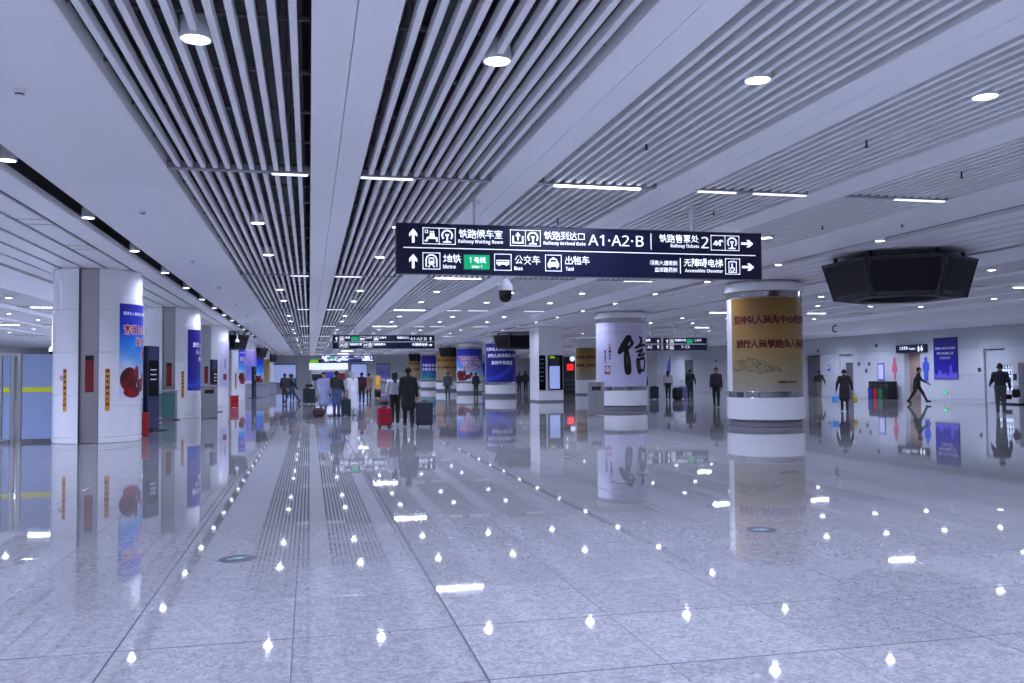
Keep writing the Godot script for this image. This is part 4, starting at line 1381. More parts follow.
func build_right_pillars() -> void:
	var R := 1.1
	var about := ["thick round white pillar with steel rings around a wide yellow banner", "round white pillar with steel rings around a white calligraphy banner", "", "round white pillar wrapped in a deep blue banner", "round white pillar wrapped in a sky blue banner with red lettering",
		"round white pillar wrapped in a yellow banner, deep in the hall", "round white pillar wrapped in a blue and green banner", "farthest round white pillar of the row, wrapped in yellow"]
	for i in PILLAR_Z.size():
		var at := Vector3(XR, 0, PILLAR_Z[i])
		if i == 2:
			square_pillar(at)
			continue
		var o := thing("pillar", about[i], "pillar", at, 0, "", "thing")
		drum("plinth", o, R - 0.06, 0.0, 0.19, m.plinth_stone)
		drum("base_drum", o, R + 0.02, 0.2, 0.84, m.pillar_white)
		var sh := MB.new()
		sh.lathe(Vector3.ZERO, [Vector2(R + 0.015, 0.19), Vector2(R - 0.07, 0.19)], 48)
		part("drum_underside", sh, m.pillar_white, o)
		drum("steel_ring", o, R, 0.84, 1.02, m.steel_polished)
		drum("shaft", o, R - 0.015, 1.0, 3.78, m.pillar_white)
		drum("steel_ring", o, R, 3.74, 3.93, m.steel_polished)
		drum("capital", o, R + 0.05, 3.93, 4.17, m.pillar_white)
		drum("neck", o, R - 0.09, 4.16, CEIL - 0.006, m.pillar_white)
		var tp := MB.new()
		tp.lathe(Vector3.ZERO, [Vector2(R + 0.04, 4.169), Vector2(R - 0.1, 4.17)], 48)
		part("capital_top", tp, m.pillar_white, o)
		var cap := MB.new()
		cap.lathe(Vector3.ZERO, [Vector2(R, 3.932), Vector2(R + 0.05, 3.934)], 48)
		part("capital_edge", cap, m.pillar_white, o)
		var r := R - 0.014
		var a0 := -1.5
		var a1 := 1.5
		var to := around(r + 0.008, a0)
		if i == 0:
			var p := sheet("banner", "wide yellow banner with two rows of dark red Chinese lettering and a wall sketch", at, r, a0, a1, 1.03, 3.732, m.print_yellow)
			for row in [["坚持以人民为中心的发展思想", 0.14, 3.2], ["践行人民铁路为人民宗旨", 0.24, 2.5]]:
				for j in row[0].length():
					var t := MB.new()
					han(t, row[0][j], row[1] + 0.235 * j, row[2], 0.215, 0.235, 0.042, to, 0.003)
					part("character", t, m.text_red, p)
			var c := MB.new()
			han(c, "中国铁路人民为文明", 1.45, 1.32, 0.06, 0.07, 0.012, to, 0.003)
			part("caption", c, m.text_red, p)
			# pen sketch of a wall winding over a hill
			var k := MB.new()
			var f := FastNoiseLite.new()
			f.seed = 4
			f.frequency = 0.9
			for l in 8:
				var prev := Vector2.ZERO
				var from := 2 * l + 2 if l < 4 else 0
				for j in range(0, 40):
					var x := 0.06 + j * 0.042
					var ridge := 1.98 - 0.36 * pow(absf(j - 13.0) / 26.0, 1.3) + 0.06 * f.get_noise_2d(x * 5.0, 2.0)
					var y := lerpf(ridge, 1.56 + 0.05 * sin(x * 4.0), l / 7.5) + 0.05 * f.get_noise_2d(x * 7.0, l * 3.0)
					if j > from and f.get_noise_2d(x * 8.0, l * 11.0) > -0.18 and j < 40 - absi(l - 3) * 4:
						stroke(k, prev, Vector2(x, y), 0.009 + 0.02 * absf(f.get_noise_2d(x * 9.0, l + 7.0)), to, 0.003)
					prev = Vector2(x, y)
			part("wall_sketch", k, m.ink_green, p)
		elif i == 1:
			var p := sheet("banner", "white lavender banner with one large brush character and a red seal", at, r, a0, a1, 1.03, 3.732, m.print_calligraphy)
			brush_letter(p, to, 1.18, 3.14, 1.58)
			var sl := MB.new()
			rect(sl, 0.5, 1.55, 0.79, 1.9, to, 0.003)
			part("seal", sl, m.dark_red, p)
			var sx := MB.new()
			han(sx, "信", 0.535, 1.86, 0.22, 0.2, 0.03, to, 0.005)
			part("seal_mark", sx, m.white_print, p)
			var t := MB.new()
			han(t, "人以信为主", 0.72, 2.86, 0.11, 0.145, 0.022, to, 0.003, true)
			part("lettering_column", t, m.ink, p)
			var t2 := MB.new()
			han(t2, "国以民为中", 0.5, 2.56, 0.09, 0.115, 0.018, to, 0.003, true)
			part("lettering_column", t2, m.ink, p)
			var l := MB.new()
			stroke(l, Vector2(0.2, 3.32), Vector2(2.9, 3.32), 0.012, to, 0.003)
			part("rule", l, m.grey_print, p)
		elif i == 3:
			var p := sheet("banner", "deep blue wrap banner with three rows of white lettering and a curved light streak", at, r, a0, a1, 1.03, 3.732, m.print_blue)
			for q in [[0.25, 3.45, "坚持以人民为中心的发展"], [0.4, 3.0, "践行人民铁路为人民"], [0.75, 2.5, "坚持平等爱国"]]:
				chars(p, "character", q[2], q[0], q[1], 0.22, 0.27, 0.05, to, 0.003, m.white_print)
		elif i == 4:
			var p := sheet("banner", "sky blue wrap banner with three rows of red lettering outlined in white", at, r, a0, a1, 1.03, 3.732, m.print_core)
			for q in [[0.35, 3.1, "富强民主文明"], [0.6, 2.7, "自由平等公信"], [0.9, 2.3, "爱国行心展"]]:
				chars(p, "character_outline", q[2], q[0], q[1], 0.26, 0.33, 0.09, to, 0.003, m.white_print)
				chars(p, "character", q[2], q[0], q[1], 0.26, 0.33, 0.04, to, 0.005, m.poster_red)
		elif i == 5 or i == 7:
			var p := sheet("banner", "yellow wrap banner with red lettering on the %s" % ("pillar deep in the hall" if i == 5 else "farthest pillar of the row"), at, r, a0, a1, 1.03, 3.732, m.print_yellow)
			chars(p, "character", "坚持以人民为中心的发展思想", 0.2, 3.1, 0.2, 0.22, 0.04, to, 0.003, m.text_red)
			chars(p, "character", "践行人民铁路为人民宗旨", 0.3, 2.4, 0.2, 0.22, 0.04, to, 0.003, m.text_red)
		elif i == 6:
			var p := sheet("banner", "blue wrap banner with a green landscape along its lower edge", at, r, a0, a1, 1.03, 3.732, m.print_garden)
			for y in [2.8, 2.35]:
				chars(p, "character", "平等自由爱国", 0.5, y, 0.3, 0.38, 0.05, to, 0.003, m.white_print)
	# a slimmer yellow pillar in the side hall, by the shop
	var o := thing("pillar", "slim round white pillar with a yellow banner beside the dark shop front", "pillar", Vector3(20.3, 0, -63.4), 0, "", "thing")
	drum("shaft", o, 0.8, 0.0, CEIL - 0.006, m.pillar_white)
	drum("plinth", o, 0.81, 0.0, 0.12, m.plinth_stone)
	var p := sheet("banner", "yellow banner on the slim pillar beside the dark shop front", o.position, 0.8, -1.5, 1.5, 1.1, 3.5, m.print_yellow)
	for y in [2.9, 2.3]:
		chars(p, "character", "坚持以人民为中心", 0.15, y, 0.2, 0.25, 0.05, around(0.81, -1.5), 0.003, m.text_red)


func square_pillar(at: Vector3) -> void:
	var o := thing("pillar", "square white pillar with a tall information display on its face", "pillar", at, 0.1, "", "thing")
	var w := 1.46
	box_part("core", Vector3(0, CEIL / 2, 0), Vector3(w - 0.03, CEIL - 0.01, w - 0.03), 0.02, m.pillar_white, o)
	var ys := [0.1, 0.72, 2.62, CEIL - 0.01]
	for k in 3:
		for q in 4:
			var mb := MB.new()
			var turn := Basis(Vector3.UP, PI / 2 * q)
			mb.bev(turn * Vector3(0, (ys[k] + ys[k + 1]) / 2, w / 2), Vector3(w - 0.02, ys[k + 1] - ys[k] - 0.006, 0.03), 0.004, turn)
			part("panel", mb, m.pillar_white, o)
	box_part("plinth", Vector3(0, 0.05, 0), Vector3(w + 0.04, 0.1, w + 0.04), 0.004, m.plinth_stone, o)
	var s := thing("information_display", "tall black framed information display with a green header on the square pillar", "display", at + Vector3(0.08, 0, 0.02).rotated(Vector3.UP, 0.1), 0.1)
	box_part("case", Vector3(0.1, 1.65, w / 2 + 0.05), Vector3(0.76, 1.95, 0.06), 0.008, m.black_gloss, s)
	box_part("screen", Vector3(0.1, 1.38, w / 2 + 0.083), Vector3(0.62, 1.28, 0.006), 0.0, m.screen_pale, s)
	box_part("header_screen", Vector3(0.1, 2.3, w / 2 + 0.083), Vector3(0.62, 0.5, 0.006), 0.0, m.charcoal, s)
	box_part("header_badge", Vector3(-0.04, 2.52, w / 2 + 0.088), Vector3(0.3, 0.12, 0.006), 0.0, m.screen_green, s)
	for e in [[-0.54, 0.38, "black text panel with small white lines beside the information display"], [0.64, 0.12, "narrow black panel at the edge of the square pillar"]]:
		var b := thing("text_panel", e[2], "panel", at, 0.1)
		box_part("board", Vector3(e[0], 1.65, w / 2 + 0.045), Vector3(e[1], 1.95, 0.04), 0.006, m.black_gloss, b)
		if e[1] > 0.3:
			var t := MB.new()
			for k in 6:
				stroke(t, Vector2(e[0] - 0.12, 2.4 - 0.24 * k), Vector2(e[0] + 0.1 - 0.03 * (k % 3), 2.4 - 0.24 * k), 0.035, flat, w / 2 + 0.068)
			part("text_line", t, m.grey_print, b)


# ------------------------------------------------------------------ hanging screens
func build_screens() -> void:
	var list := [[XR, -17.7, "large dark ring of video screens hung from the plank ceiling near the yellow banner pillar"], [XR, -55.4, "dark ring of video screens hung behind the square pillar"], [XR, -80.5, "dark ring of video screens hung by the sky blue banner pillar"],
		[XR, -105.6, "dark ring of video screens hung by the farthest banner pillars"], [XL, -55.4, "dark ring of video screens hung in the row of steel-jointed pillars"], [XL, -80.5, "second dark ring of video screens in the row of steel-jointed pillars"], [XL, -105.6, "most distant dark ring of screens in the row of steel-jointed pillars"]]
	for q in list:
		var to_eye := atan2(-q[0], -q[1])
		var o := thing("screen_ring", q[2], "screen", Vector3(q[0], 0, q[1]), to_eye + 0.1)
		var top := 4.08
		var low := 3.22
		var rt := 1.44           # flat-to-centre distance at the top and at the bottom
		var rb := 1.2
		for k in 6:
			var turn := Basis(Vector3.UP, TAU * k / 6)
			var hwt := 0.85
			var hwb := 0.76
			var w := MB.new()
			# outer tilted case of one side
			var p := [Vector3(-hwb, low, rb), Vector3(hwb, low, rb), Vector3(hwt, top, rt), Vector3(-hwt, top, rt)]
			var b := [Vector3(-hwb, low, rb - 0.16), Vector3(hwb, low, rb - 0.16), Vector3(hwt, top, rt - 0.16), Vector3(-hwt, top, rt - 0.16)]
			for arr in [p, b]:
				for j in 4:
					arr[j] = turn * arr[j]
			w.quad(p[0], p[1], p[2], p[3])
			w.quad(b[1], b[0], b[3], b[2])
			w.quad(b[0], b[1], p[1], p[0])
			w.quad(p[3], p[2], b[2], b[3])
			w.quad(p[1], b[1], b[2], p[2])
			w.quad(b[0], p[0], p[3], b[3])
			var c := part("screen_case", w, m.screen_frame, o)
			var s := MB.new()
			var f := [Vector3(-0.7, low + 0.1, rb + 0.032), Vector3(0.7, low + 0.1, rb + 0.032), Vector3(0.7, top - 0.08, rt - 0.026), Vector3(-0.7, top - 0.08, rt - 0.026)]
			for j in 4:
				f[j] = turn * (f[j] + Vector3(0, 0, 0.012))
			s.quad(f[0], f[1], f[2], f[3])
			part("screen", s, m.black_gloss, c)
		# bottom ring and dark inside
		var ringm := MB.new()
		for k in 6:
			var a := TAU * k / 6
			for j in 4:
				var t0 := a - PI / 6 + PI / 3 * j / 4
				var t1 := a - PI / 6 + PI / 3 * (j + 1) / 4
				var h0 := (rb - 0.02) / cos(t0 - a)
				var h1 := (rb - 0.02) / cos(t1 - a)
				var i0 := Vector3(sin(t0), 0, cos(t0))
				var i1 := Vector3(sin(t1), 0, cos(t1))
				ringm.quad(i0 * 0.85 + Vector3(0, low, 0), i1 * 0.85 + Vector3(0, low, 0), i1 * h1 + Vector3(0, low, 0), i0 * h0 + Vector3(0, low, 0))
				ringm.quad(i1 * 0.85 + Vector3(0, low, 0), i0 * 0.85 + Vector3(0, low, 0), i0 * 0.85 + Vector3(0, low + 0.12, 0), i1 * 0.85 + Vector3(0, low + 0.12, 0))
		part("bottom_ring", ringm, m.charcoal, o)
		var inn := MB.new()
		inn.lathe(Vector3.ZERO, [Vector2(0.86, low + 0.1), Vector2(0.9, top), Vector2(0, top)], 36)
		part("inner_shell", inn, m.black_matte, o)
		for k in 6:
			var a := TAU * (k + 0.5) / 6
			var rod := MB.new()
			rod.rod(Vector3(sin(a) * 1.35, top - 0.05, cos(a) * 1.35), Vector3(sin(a) * 1.35, CEIL - 0.006, cos(a) * 1.35), 0.045)
			part("hanger", rod, m.black_matte, o)


# ------------------------------------------------------------------ glass partition and things in the row of steel-jointed pillars
func build_partition() -> void:
	var g := thing("glass_partition", "tall frosted blue glass gate with steel posts and a yellow warning stripe", "partition", Vector3(0, 0, -24.0))
	var bays := [[-6.93, -6.17], [-7.98, -7.49], [-7.36, -7.2], [-9.6, -8.04], [-11.2, -9.66], [-12.8, -11.26]]
	for b in bays:
		var w: float = b[1] - b[0]
		var p := box_part("pane", Vector3((b[0] + b[1]) / 2, 1.13, 0), Vector3(w, 2.1, 0.012), 0.0, m.frosted_glass, g)
		box_part("warning_stripe", Vector3(0, 0.17, 0.01), Vector3(w, 0.12, 0.003), 0.0, m.tape_yellow, p)
	for x in [-6.99, -7.14, -7.42, -8.01, -9.63, -11.23]:
		box_part("post", Vector3(x, 1.1, 0), Vector3(0.085, 2.2, 0.09), 0.006, m.steel, g)
	box_part("top_rail", Vector3(-9.9, 2.17, 0), Vector3(5.9, 0.06, 0.08), 0.004, m.steel, g)
	var pv := MB.new()
	pv.lathe(Vector3(-7.28, 0.0, 0.12), [Vector2(0.09, 0), Vector2(0.09, 0.05), Vector2(0.06, 0.09), Vector2(0.0, 0.1)], 20)
	part("floor_pivot", pv, m.chrome, g)
	# green glass screen that runs along behind the pillars
	var l := thing("glass_partition", "green glass screen running behind the steel-jointed pillars", "partition", Vector3(-6.35, 0, -30.3))
	for k in 5:
		var z := 4.4 - 2.2 * k
		var p := box_part("pane", Vector3(0, 1.06, z), Vector3(0.012, 2.1, 2.12), 0.0, m.green_glass, l)
		box_part("warning_stripe", Vector3(0.01, 0.2, 0), Vector3(0.003, 0.09, 2.12), 0.0, m.tape_yellow, p)
	for k in 6:
		box_part("post", Vector3(0, 1.1, 5.5 - 2.2 * k), Vector3(0.06, 2.2, 0.06), 0.005, m.steel, l)
	# low barrier
	var b := thing("glass_barrier", "low glass barrier with a steel handrail in front of the second pillar", "barrier", Vector3(-5.1, 0, -34.5), 0.5)
	for x in [-0.34, 0.34]:
		box_part("post", Vector3(x, 0.53, 0), Vector3(0.05, 1.06, 0.05), 0.005, m.steel, b)
		box_part("foot", Vector3(x, 0.015, 0), Vector3(0.08, 0.03, 0.5), 0.004, m.steel_dark, b)
	var hr := MB.new()
	hr.rod(Vector3(-0.38, 1.08, 0), Vector3(0.38, 1.08, 0), 0.028)
	part("handrail", hr, m.steel, b)
	box_part("pane", Vector3(0, 0.56, 0), Vector3(0.6, 0.86, 0.012), 0.0, m.green_glass, b)
	# display totems
	totem("slim dark blue display totem standing between the first two pillars", Vector3(-4.52, 0, -27.6), 1.2, 2.5)
	totem("slim dark blue display totem beyond the steel bin", Vector3(-4.15, 0, -41.3), 1.35, 2.35)
	totem("dark display totem by the lavender poster", Vector3(-3.9, 0, -66.5), 1.3, 2.3)
	bin("stainless steel litter bin with a red no smoking mark beside the deep blue poster pillar", Vector3(-3.72, 0, -35.35), 0.15)
	bin("stainless steel litter bin standing beside the calligraphy banner pillar", Vector3(10.5, 0, -31.6), -0.2)
	extinguisher("red fire extinguisher box behind the first steel-jointed pillar", Vector3(-4.42, 0, -25.4))
	extinguisher("red fire extinguisher box before the fourth steel-jointed pillar", Vector3(-3.72, 0, -47.0))
	# grey counters in the distance
	for q in [[-3.9, -69.0, "pale grey desk standing by the lavender poster pillar"], [-3.6, -78.0, "pale grey desk farther down the row of steel-jointed pillars"]]:
		var d := thing("service_desk", q[2], "desk", Vector3(q[0], 0, q[1]))
		box_part("body", Vector3(0, 0.5, 0), Vector3(1.7, 1.0, 0.6), 0.02, m.rail_grey, d)
		box_part("top", Vector3(0, 1.03, 0), Vector3(1.8, 0.05, 0.7), 0.008, m.steel, d)


func totem(label: String, at: Vector3, turn: float, h: float) -> void:
	var o := thing("display_totem", label, "display", at, turn)
	box_part("base_plate", Vector3(0, 0.02, 0), Vector3(0.85, 0.04, 0.55), 0.01, m.steel_dark, o)
	box_part("body", Vector3(0, h / 2 + 0.02, 0), Vector3(0.66, h - 0.04, 0.13), 0.012, m.kiosk_navy, o)
	box_part("face", Vector3(0, h / 2 + 0.02, 0.067), Vector3(0.6, h - 0.12, 0.006), 0.0, m.kiosk_face, o)
	box_part("screen", Vector3(0, h * 0.62, 0.072), Vector3(0.52, h * 0.42, 0.006), 0.0, m.black_gloss, o)
	var t := MB.new()
	for k in 3:
		stroke(t, Vector2(-0.16, h * 0.72 - 0.14 * k), Vector2(0.14, h * 0.72 - 0.14 * k), 0.03, flat, 0.077)
	part("screen_text", t, m.white_print, o)


func bin(label: String, at: Vector3, turn: float) -> void:
	var o := thing("litter_bin", label, "bin", at, turn)
	box_part("body", Vector3(0, 0.62, 0), Vector3(0.58, 1.2, 0.4), 0.012, m.steel, o)
	box_part("lid", Vector3(0, 1.245, 0), Vector3(0.62, 0.05, 0.44), 0.008, m.steel, o)
	box_part("opening", Vector3(0, 1.02, 0.203), Vector3(0.34, 0.15, 0.006), 0.0, m.black_matte, o)
	box_part("door_seam", Vector3(0.0, 0.5, 0.203), Vector3(0.004, 0.8, 0.003), 0.0, m.steel_dark, o)
	var r := MB.new()
	ring(r, Vector2(0.12, 1.17), 0.05, 0.07, 0, TAU, 0.206)
	stroke(r, Vector2(0.08, 1.2), Vector2(0.16, 1.14), 0.015, flat, 0.206)
	part("no_smoking_mark", r, m.red, o)


func extinguisher(label: String, at: Vector3) -> void:
	var o := thing("extinguisher_box", label, "box", at, 0.2)
	box_part("body", Vector3(0, 0.3, 0), Vector3(0.4, 0.56, 0.26), 0.012, m.red, o)
	box_part("lid", Vector3(0, 0.6, 0), Vector3(0.42, 0.04, 0.28), 0.01, m.red, o)
	box_part("label_plate", Vector3(0, 0.36, 0.132), Vector3(0.24, 0.16, 0.004), 0.0, m.dark_red, o)
	for x in [-0.15, 0.15]:
		box_part("foot", Vector3(x, 0.012, 0), Vector3(0.06, 0.024, 0.2), 0.0, m.rubber, o)


# ------------------------------------------------------------------ things on and by the panelled wall
func build_right_wall_things() -> void:
	var w := X_WALL
	var to_wall := -PI / 2        # faces the hall
	var p := thing("poster", "tall purple blue poster with three rows of white lettering on the panelled wall", "poster", Vector3(w - 0.02, 0, -39.2), to_wall)
	var mb := MB.new()
	mb.bev(Vector3(0, 2.2, 0), Vector3(1.74, 2.14, 0.03), 0.004)
	part("frame", mb, m.kiosk_navy, p)
	var sh := MB.new()
	sh.quad(Vector3(-0.85, 1.15, 0.018), Vector3(0.85, 1.15, 0.018), Vector3(0.85, 3.25, 0.018), Vector3(-0.85, 3.25, 0.018))
	part("sheet", sh, m.print_wall, p)
	var t := MB.new()
	han(t, "坚持以人民为中心的发展", -0.72, 2.78, 0.11, 0.132, 0.022, flat, 0.022)
	han(t, "践行人民铁路为人民", -0.6, 2.52, 0.11, 0.132, 0.022, flat, 0.022)
	han(t, "富强民主文明", -0.42, 2.28, 0.11, 0.132, 0.022, flat, 0.022)
	part("lettering", t, m.white_print, p)
	# washroom sign
	var s := sign_board("washroom_sign", "dark lit washroom sign with white lettering above the open doorway", "", Vector3(w - 0.08, 2.57, -42.95), 2.4, 0.42, [], CEIL, 0.12, to_wall)
	words(s, "公共卫生".replace("共卫生", "主自由"), 0.28, 1.0, 0.34, 0.16, 0.064)
	latin("Toilet", 0.1, Vector3(1.08, 0.2, 0.064), 0.5, m.sign_white, s)
	var f := MB.new()
	for k in [0, 1]:
		var c := Vector2(1.86 + 0.24 * k, 0.2)
		ring(f, c + Vector2(0, 0.12), 0.0, 0.035, 0, TAU, 0.064, 10)
		if k == 0:
			shape(f, [[-0.07, 0.07], [0.07, 0.07], [0.06, -0.04], [0.04, -0.16], [-0.04, -0.16], [-0.06, -0.04]], c, 1.0, 0.064)
		else:
			shape(f, [[-0.05, 0.07], [0.05, 0.07], [0.1, -0.08], [0.04, -0.08], [0.03, -0.16], [-0.03, -0.16], [-0.04, -0.08], [-0.1, -0.08]], c, 1.0, 0.064)
	part("pictogram", f, m.sign_white, s)
	# figures beside the doorway
	var wm := thing("wall_pictogram", "pink woman pictogram on the wall beside the washroom doorway", "pictogram", Vector3(w - 0.005, 1.05, -43.3), to_wall)
	var a := MB.new()
	var pts := PackedVector2Array()
	for q in [[-0.06, 0.0], [0.06, 0.0], [0.08, 0.45], [0.24, 0.5], [0.16, 0.9], [0.07, 1.02], [0.1, 1.1], [0.08, 1.22], [0.0, 1.28], [-0.08, 1.22], [-0.1, 1.1], [-0.07, 1.02], [-0.16, 0.9], [-0.24, 0.5], [-0.08, 0.45]]:
		pts.append(Vector2(q[0], q[1]))
	a.prism(pts, -0.005, 0.012)
	part("figure", a, m.pink_sticker, wm)
	var mn := thing("wall_pictogram", "blue man pictogram on the wall beside the washroom doorway", "pictogram", Vector3(w - 0.005, 1.0, -40.72), to_wall)
	var b := MB.new()
	pts = PackedVector2Array()
	for q in [[-0.16, 0.0], [-0.02, 0.0], [0.0, 0.4], [0.02, 0.0], [0.16, 0.0], [0.17, 0.55], [0.26, 0.6], [0.24, 0.98], [0.09, 1.08], [0.11, 1.18], [0.08, 1.28], [0.0, 1.32], [-0.08, 1.28], [-0.11, 1.18], [-0.09, 1.08], [-0.24, 0.98], [-0.26, 0.6], [-0.17, 0.55]]:
		pts.append(Vector2(q[0], q[1]))
	b.prism(pts, -0.005, 0.012)
	part("figure", b, m.blue_sticker, mn)
	var n := thing("notice_frame", "blue framed white notice on the wall above the sorting bins", "notice", Vector3(w - 0.01, 1.53, -44.5), to_wall)
	box_part("frame", Vector3.ZERO, Vector3(0.58, 1.0, 0.03), 0.005, m.blue_sticker, n)
	box_part("sheet", Vector3(0, 0, 0.017), Vector3(0.46, 0.84, 0.004), 0.0, m.paper_white, n)
	# sorting bins
	var cols := [m.blue_bin, m.red, m.green_bin, m.black_matte]
	var about := ["blue", "red", "green", "black"]
	for k in 4:
		var o := thing("sorting_bin", "black topped sorting bin with a %s front below the framed notice" % about[k], "bin", Vector3(w - 0.45, 0, -44.5 + 0.46 * k), to_wall, "sorting bins by the washroom")
		box_part("body", Vector3(0, 0.33, 0), Vector3(0.44, 0.66, 0.6), 0.015, m.black_matte, o)
		box_part("front_panel", Vector3(0, 0.3, 0.304), Vector3(0.36, 0.56, 0.01), 0.003, cols[k], o)
		box_part("hood", Vector3(0, 0.83, -0.02), Vector3(0.44, 0.34, 0.56), 0.03, m.black_matte, o)
		box_part("opening", Vector3(0, 0.8, 0.262), Vector3(0.3, 0.12, 0.006), 0.0, m.charcoal, o)
	# green escape light low on the wall
	var e := thing("escape_light", "small green lit escape sign low on the panelled wall", "light", Vector3(w - 0.01, 0.45, -39.3), to_wall)
	box_part("case", Vector3.ZERO, Vector3(0.36, 0.16, 0.03), 0.004, m.steel, e)
	box_part("lit_face", Vector3(0, 0, 0.017), Vector3(0.3, 0.11, 0.006), 0.0, m.exit_green, e)
	# small plates and call points
	for q in [[-44.9, 3.05, 0.0], [-50.9, 2.9, 0.0], [-46.6, 2.0, 0.0], [-45.9, 1.6, 0.0], [-45.6, 2.0, 0.0], [-36.9, 1.6, 0.0], [-65.5, 1.9, 0.0], [-65.5, 1.1, 0.0], [-65.5, 2.5, 0.0]]:
		var c := thing("wall_fitting", "small dark fitting mounted on the white panelled wall", "fitting", Vector3(w - 0.005, q[1], q[0]), to_wall, "small dark wall fittings")
		box_part("plate", Vector3.ZERO, Vector3(0.2, 0.2, 0.03), 0.01, m.charcoal, c)
		box_part("button", Vector3(0, 0, 0.02), Vector3(0.08, 0.08, 0.02), 0.01, m.grey_print, c)
	var bn := thing("notice_frame", "small blue sign on the wall between the two grey doors", "notice", Vector3(w - 0.01, 1.8, -49.7), to_wall)
	box_part("plate", Vector3.ZERO, Vector3(0.3, 0.36, 0.02), 0.004, m.blue_sticker, bn)
	box_part("mark", Vector3(0, 0.04, 0.012), Vector3(0.18, 0.18, 0.004), 0.0, m.white_print, bn)
	var pw := thing("poster", "pale poster with blue towers on the far panelled wall behind the waiting travellers", "poster", Vector3(w - 0.01, 0, -76.0), to_wall)
	box_part("sheet", Vector3(0, 2.5, 0), Vector3(3.6, 2.2, 0.02), 0.004, m.screen_frame if false else m.paper_white, pw)
	for k in 4:
		box_part("tower", Vector3(0.6 + 0.22 * k, 1.95 + 0.14 * k, 0.014), Vector3(0.18, 0.7 + 0.28 * k, 0.006), 0.0, m.blue_sticker, pw)
	# gate letter on the fascia
	var gl := thing("gate_letter", "black letter C mounted on the white fascia over the side hall", "sign", Vector3(28.13, 3.92, -43.3), to_wall)
	latin("C", 0.4, Vector3(0, 0, 0.0), 0.42, m.black_matte, gl, "letter")
	# vending machines
	vending("white vending machine with a bright lit display window against the panelled wall", Vector3(w - 0.42, 0, -34.2), true)
	vending("grey blue vending machine with a small lit screen beside the bright one", Vector3(w - 0.42, 0, -32.75), false)


func vending(label: String, at: Vector3, bright: bool) -> void:
	var o := thing("vending_machine", label, "machine", at, -PI / 2)
	box_part("body", Vector3(0, 0.98, 0), Vector3(1.2, 1.84, 0.8), 0.02, m.white_plastic if bright else m.rail_grey, o)
	box_part("foot", Vector3(0, 0.035, 0), Vector3(1.1, 0.07, 0.7), 0.0, m.rubber, o)
	box_part("window", Vector3(-0.15, 1.2, 0.403), Vector3(0.8, 1.1, 0.01), 0.0, m.vending_light if bright else m.screen_blue, o)
	if bright:
		for r in 4:
			box_part("shelf", Vector3(-0.15, 0.82 + 0.27 * r, 0.41), Vector3(0.8, 0.03, 0.012), 0.0, m.charcoal, o)
			for k in 5:
				var b := MB.new()
				b.lathe(Vector3(-0.47 + 0.16 * k, 0.84 + 0.27 * r, 0.412), [Vector2(0.03, 0), Vector2(0.03, 0.11), Vector2(0.012, 0.15), Vector2(0.012, 0.18)], 10)
				part("bottle", b, [m.red, m.green_bin, m.blue_bin, m.sticker_yellow][(r + k) % 4], o)
	box_part("keypad", Vector3(0.42, 1.25, 0.405), Vector3(0.2, 0.3, 0.012), 0.0, m.charcoal, o)
	box_part("flap", Vector3(-0.1, 0.35, 0.405), Vector3(0.6, 0.22, 0.012), 0.004, m.black_gloss, o)


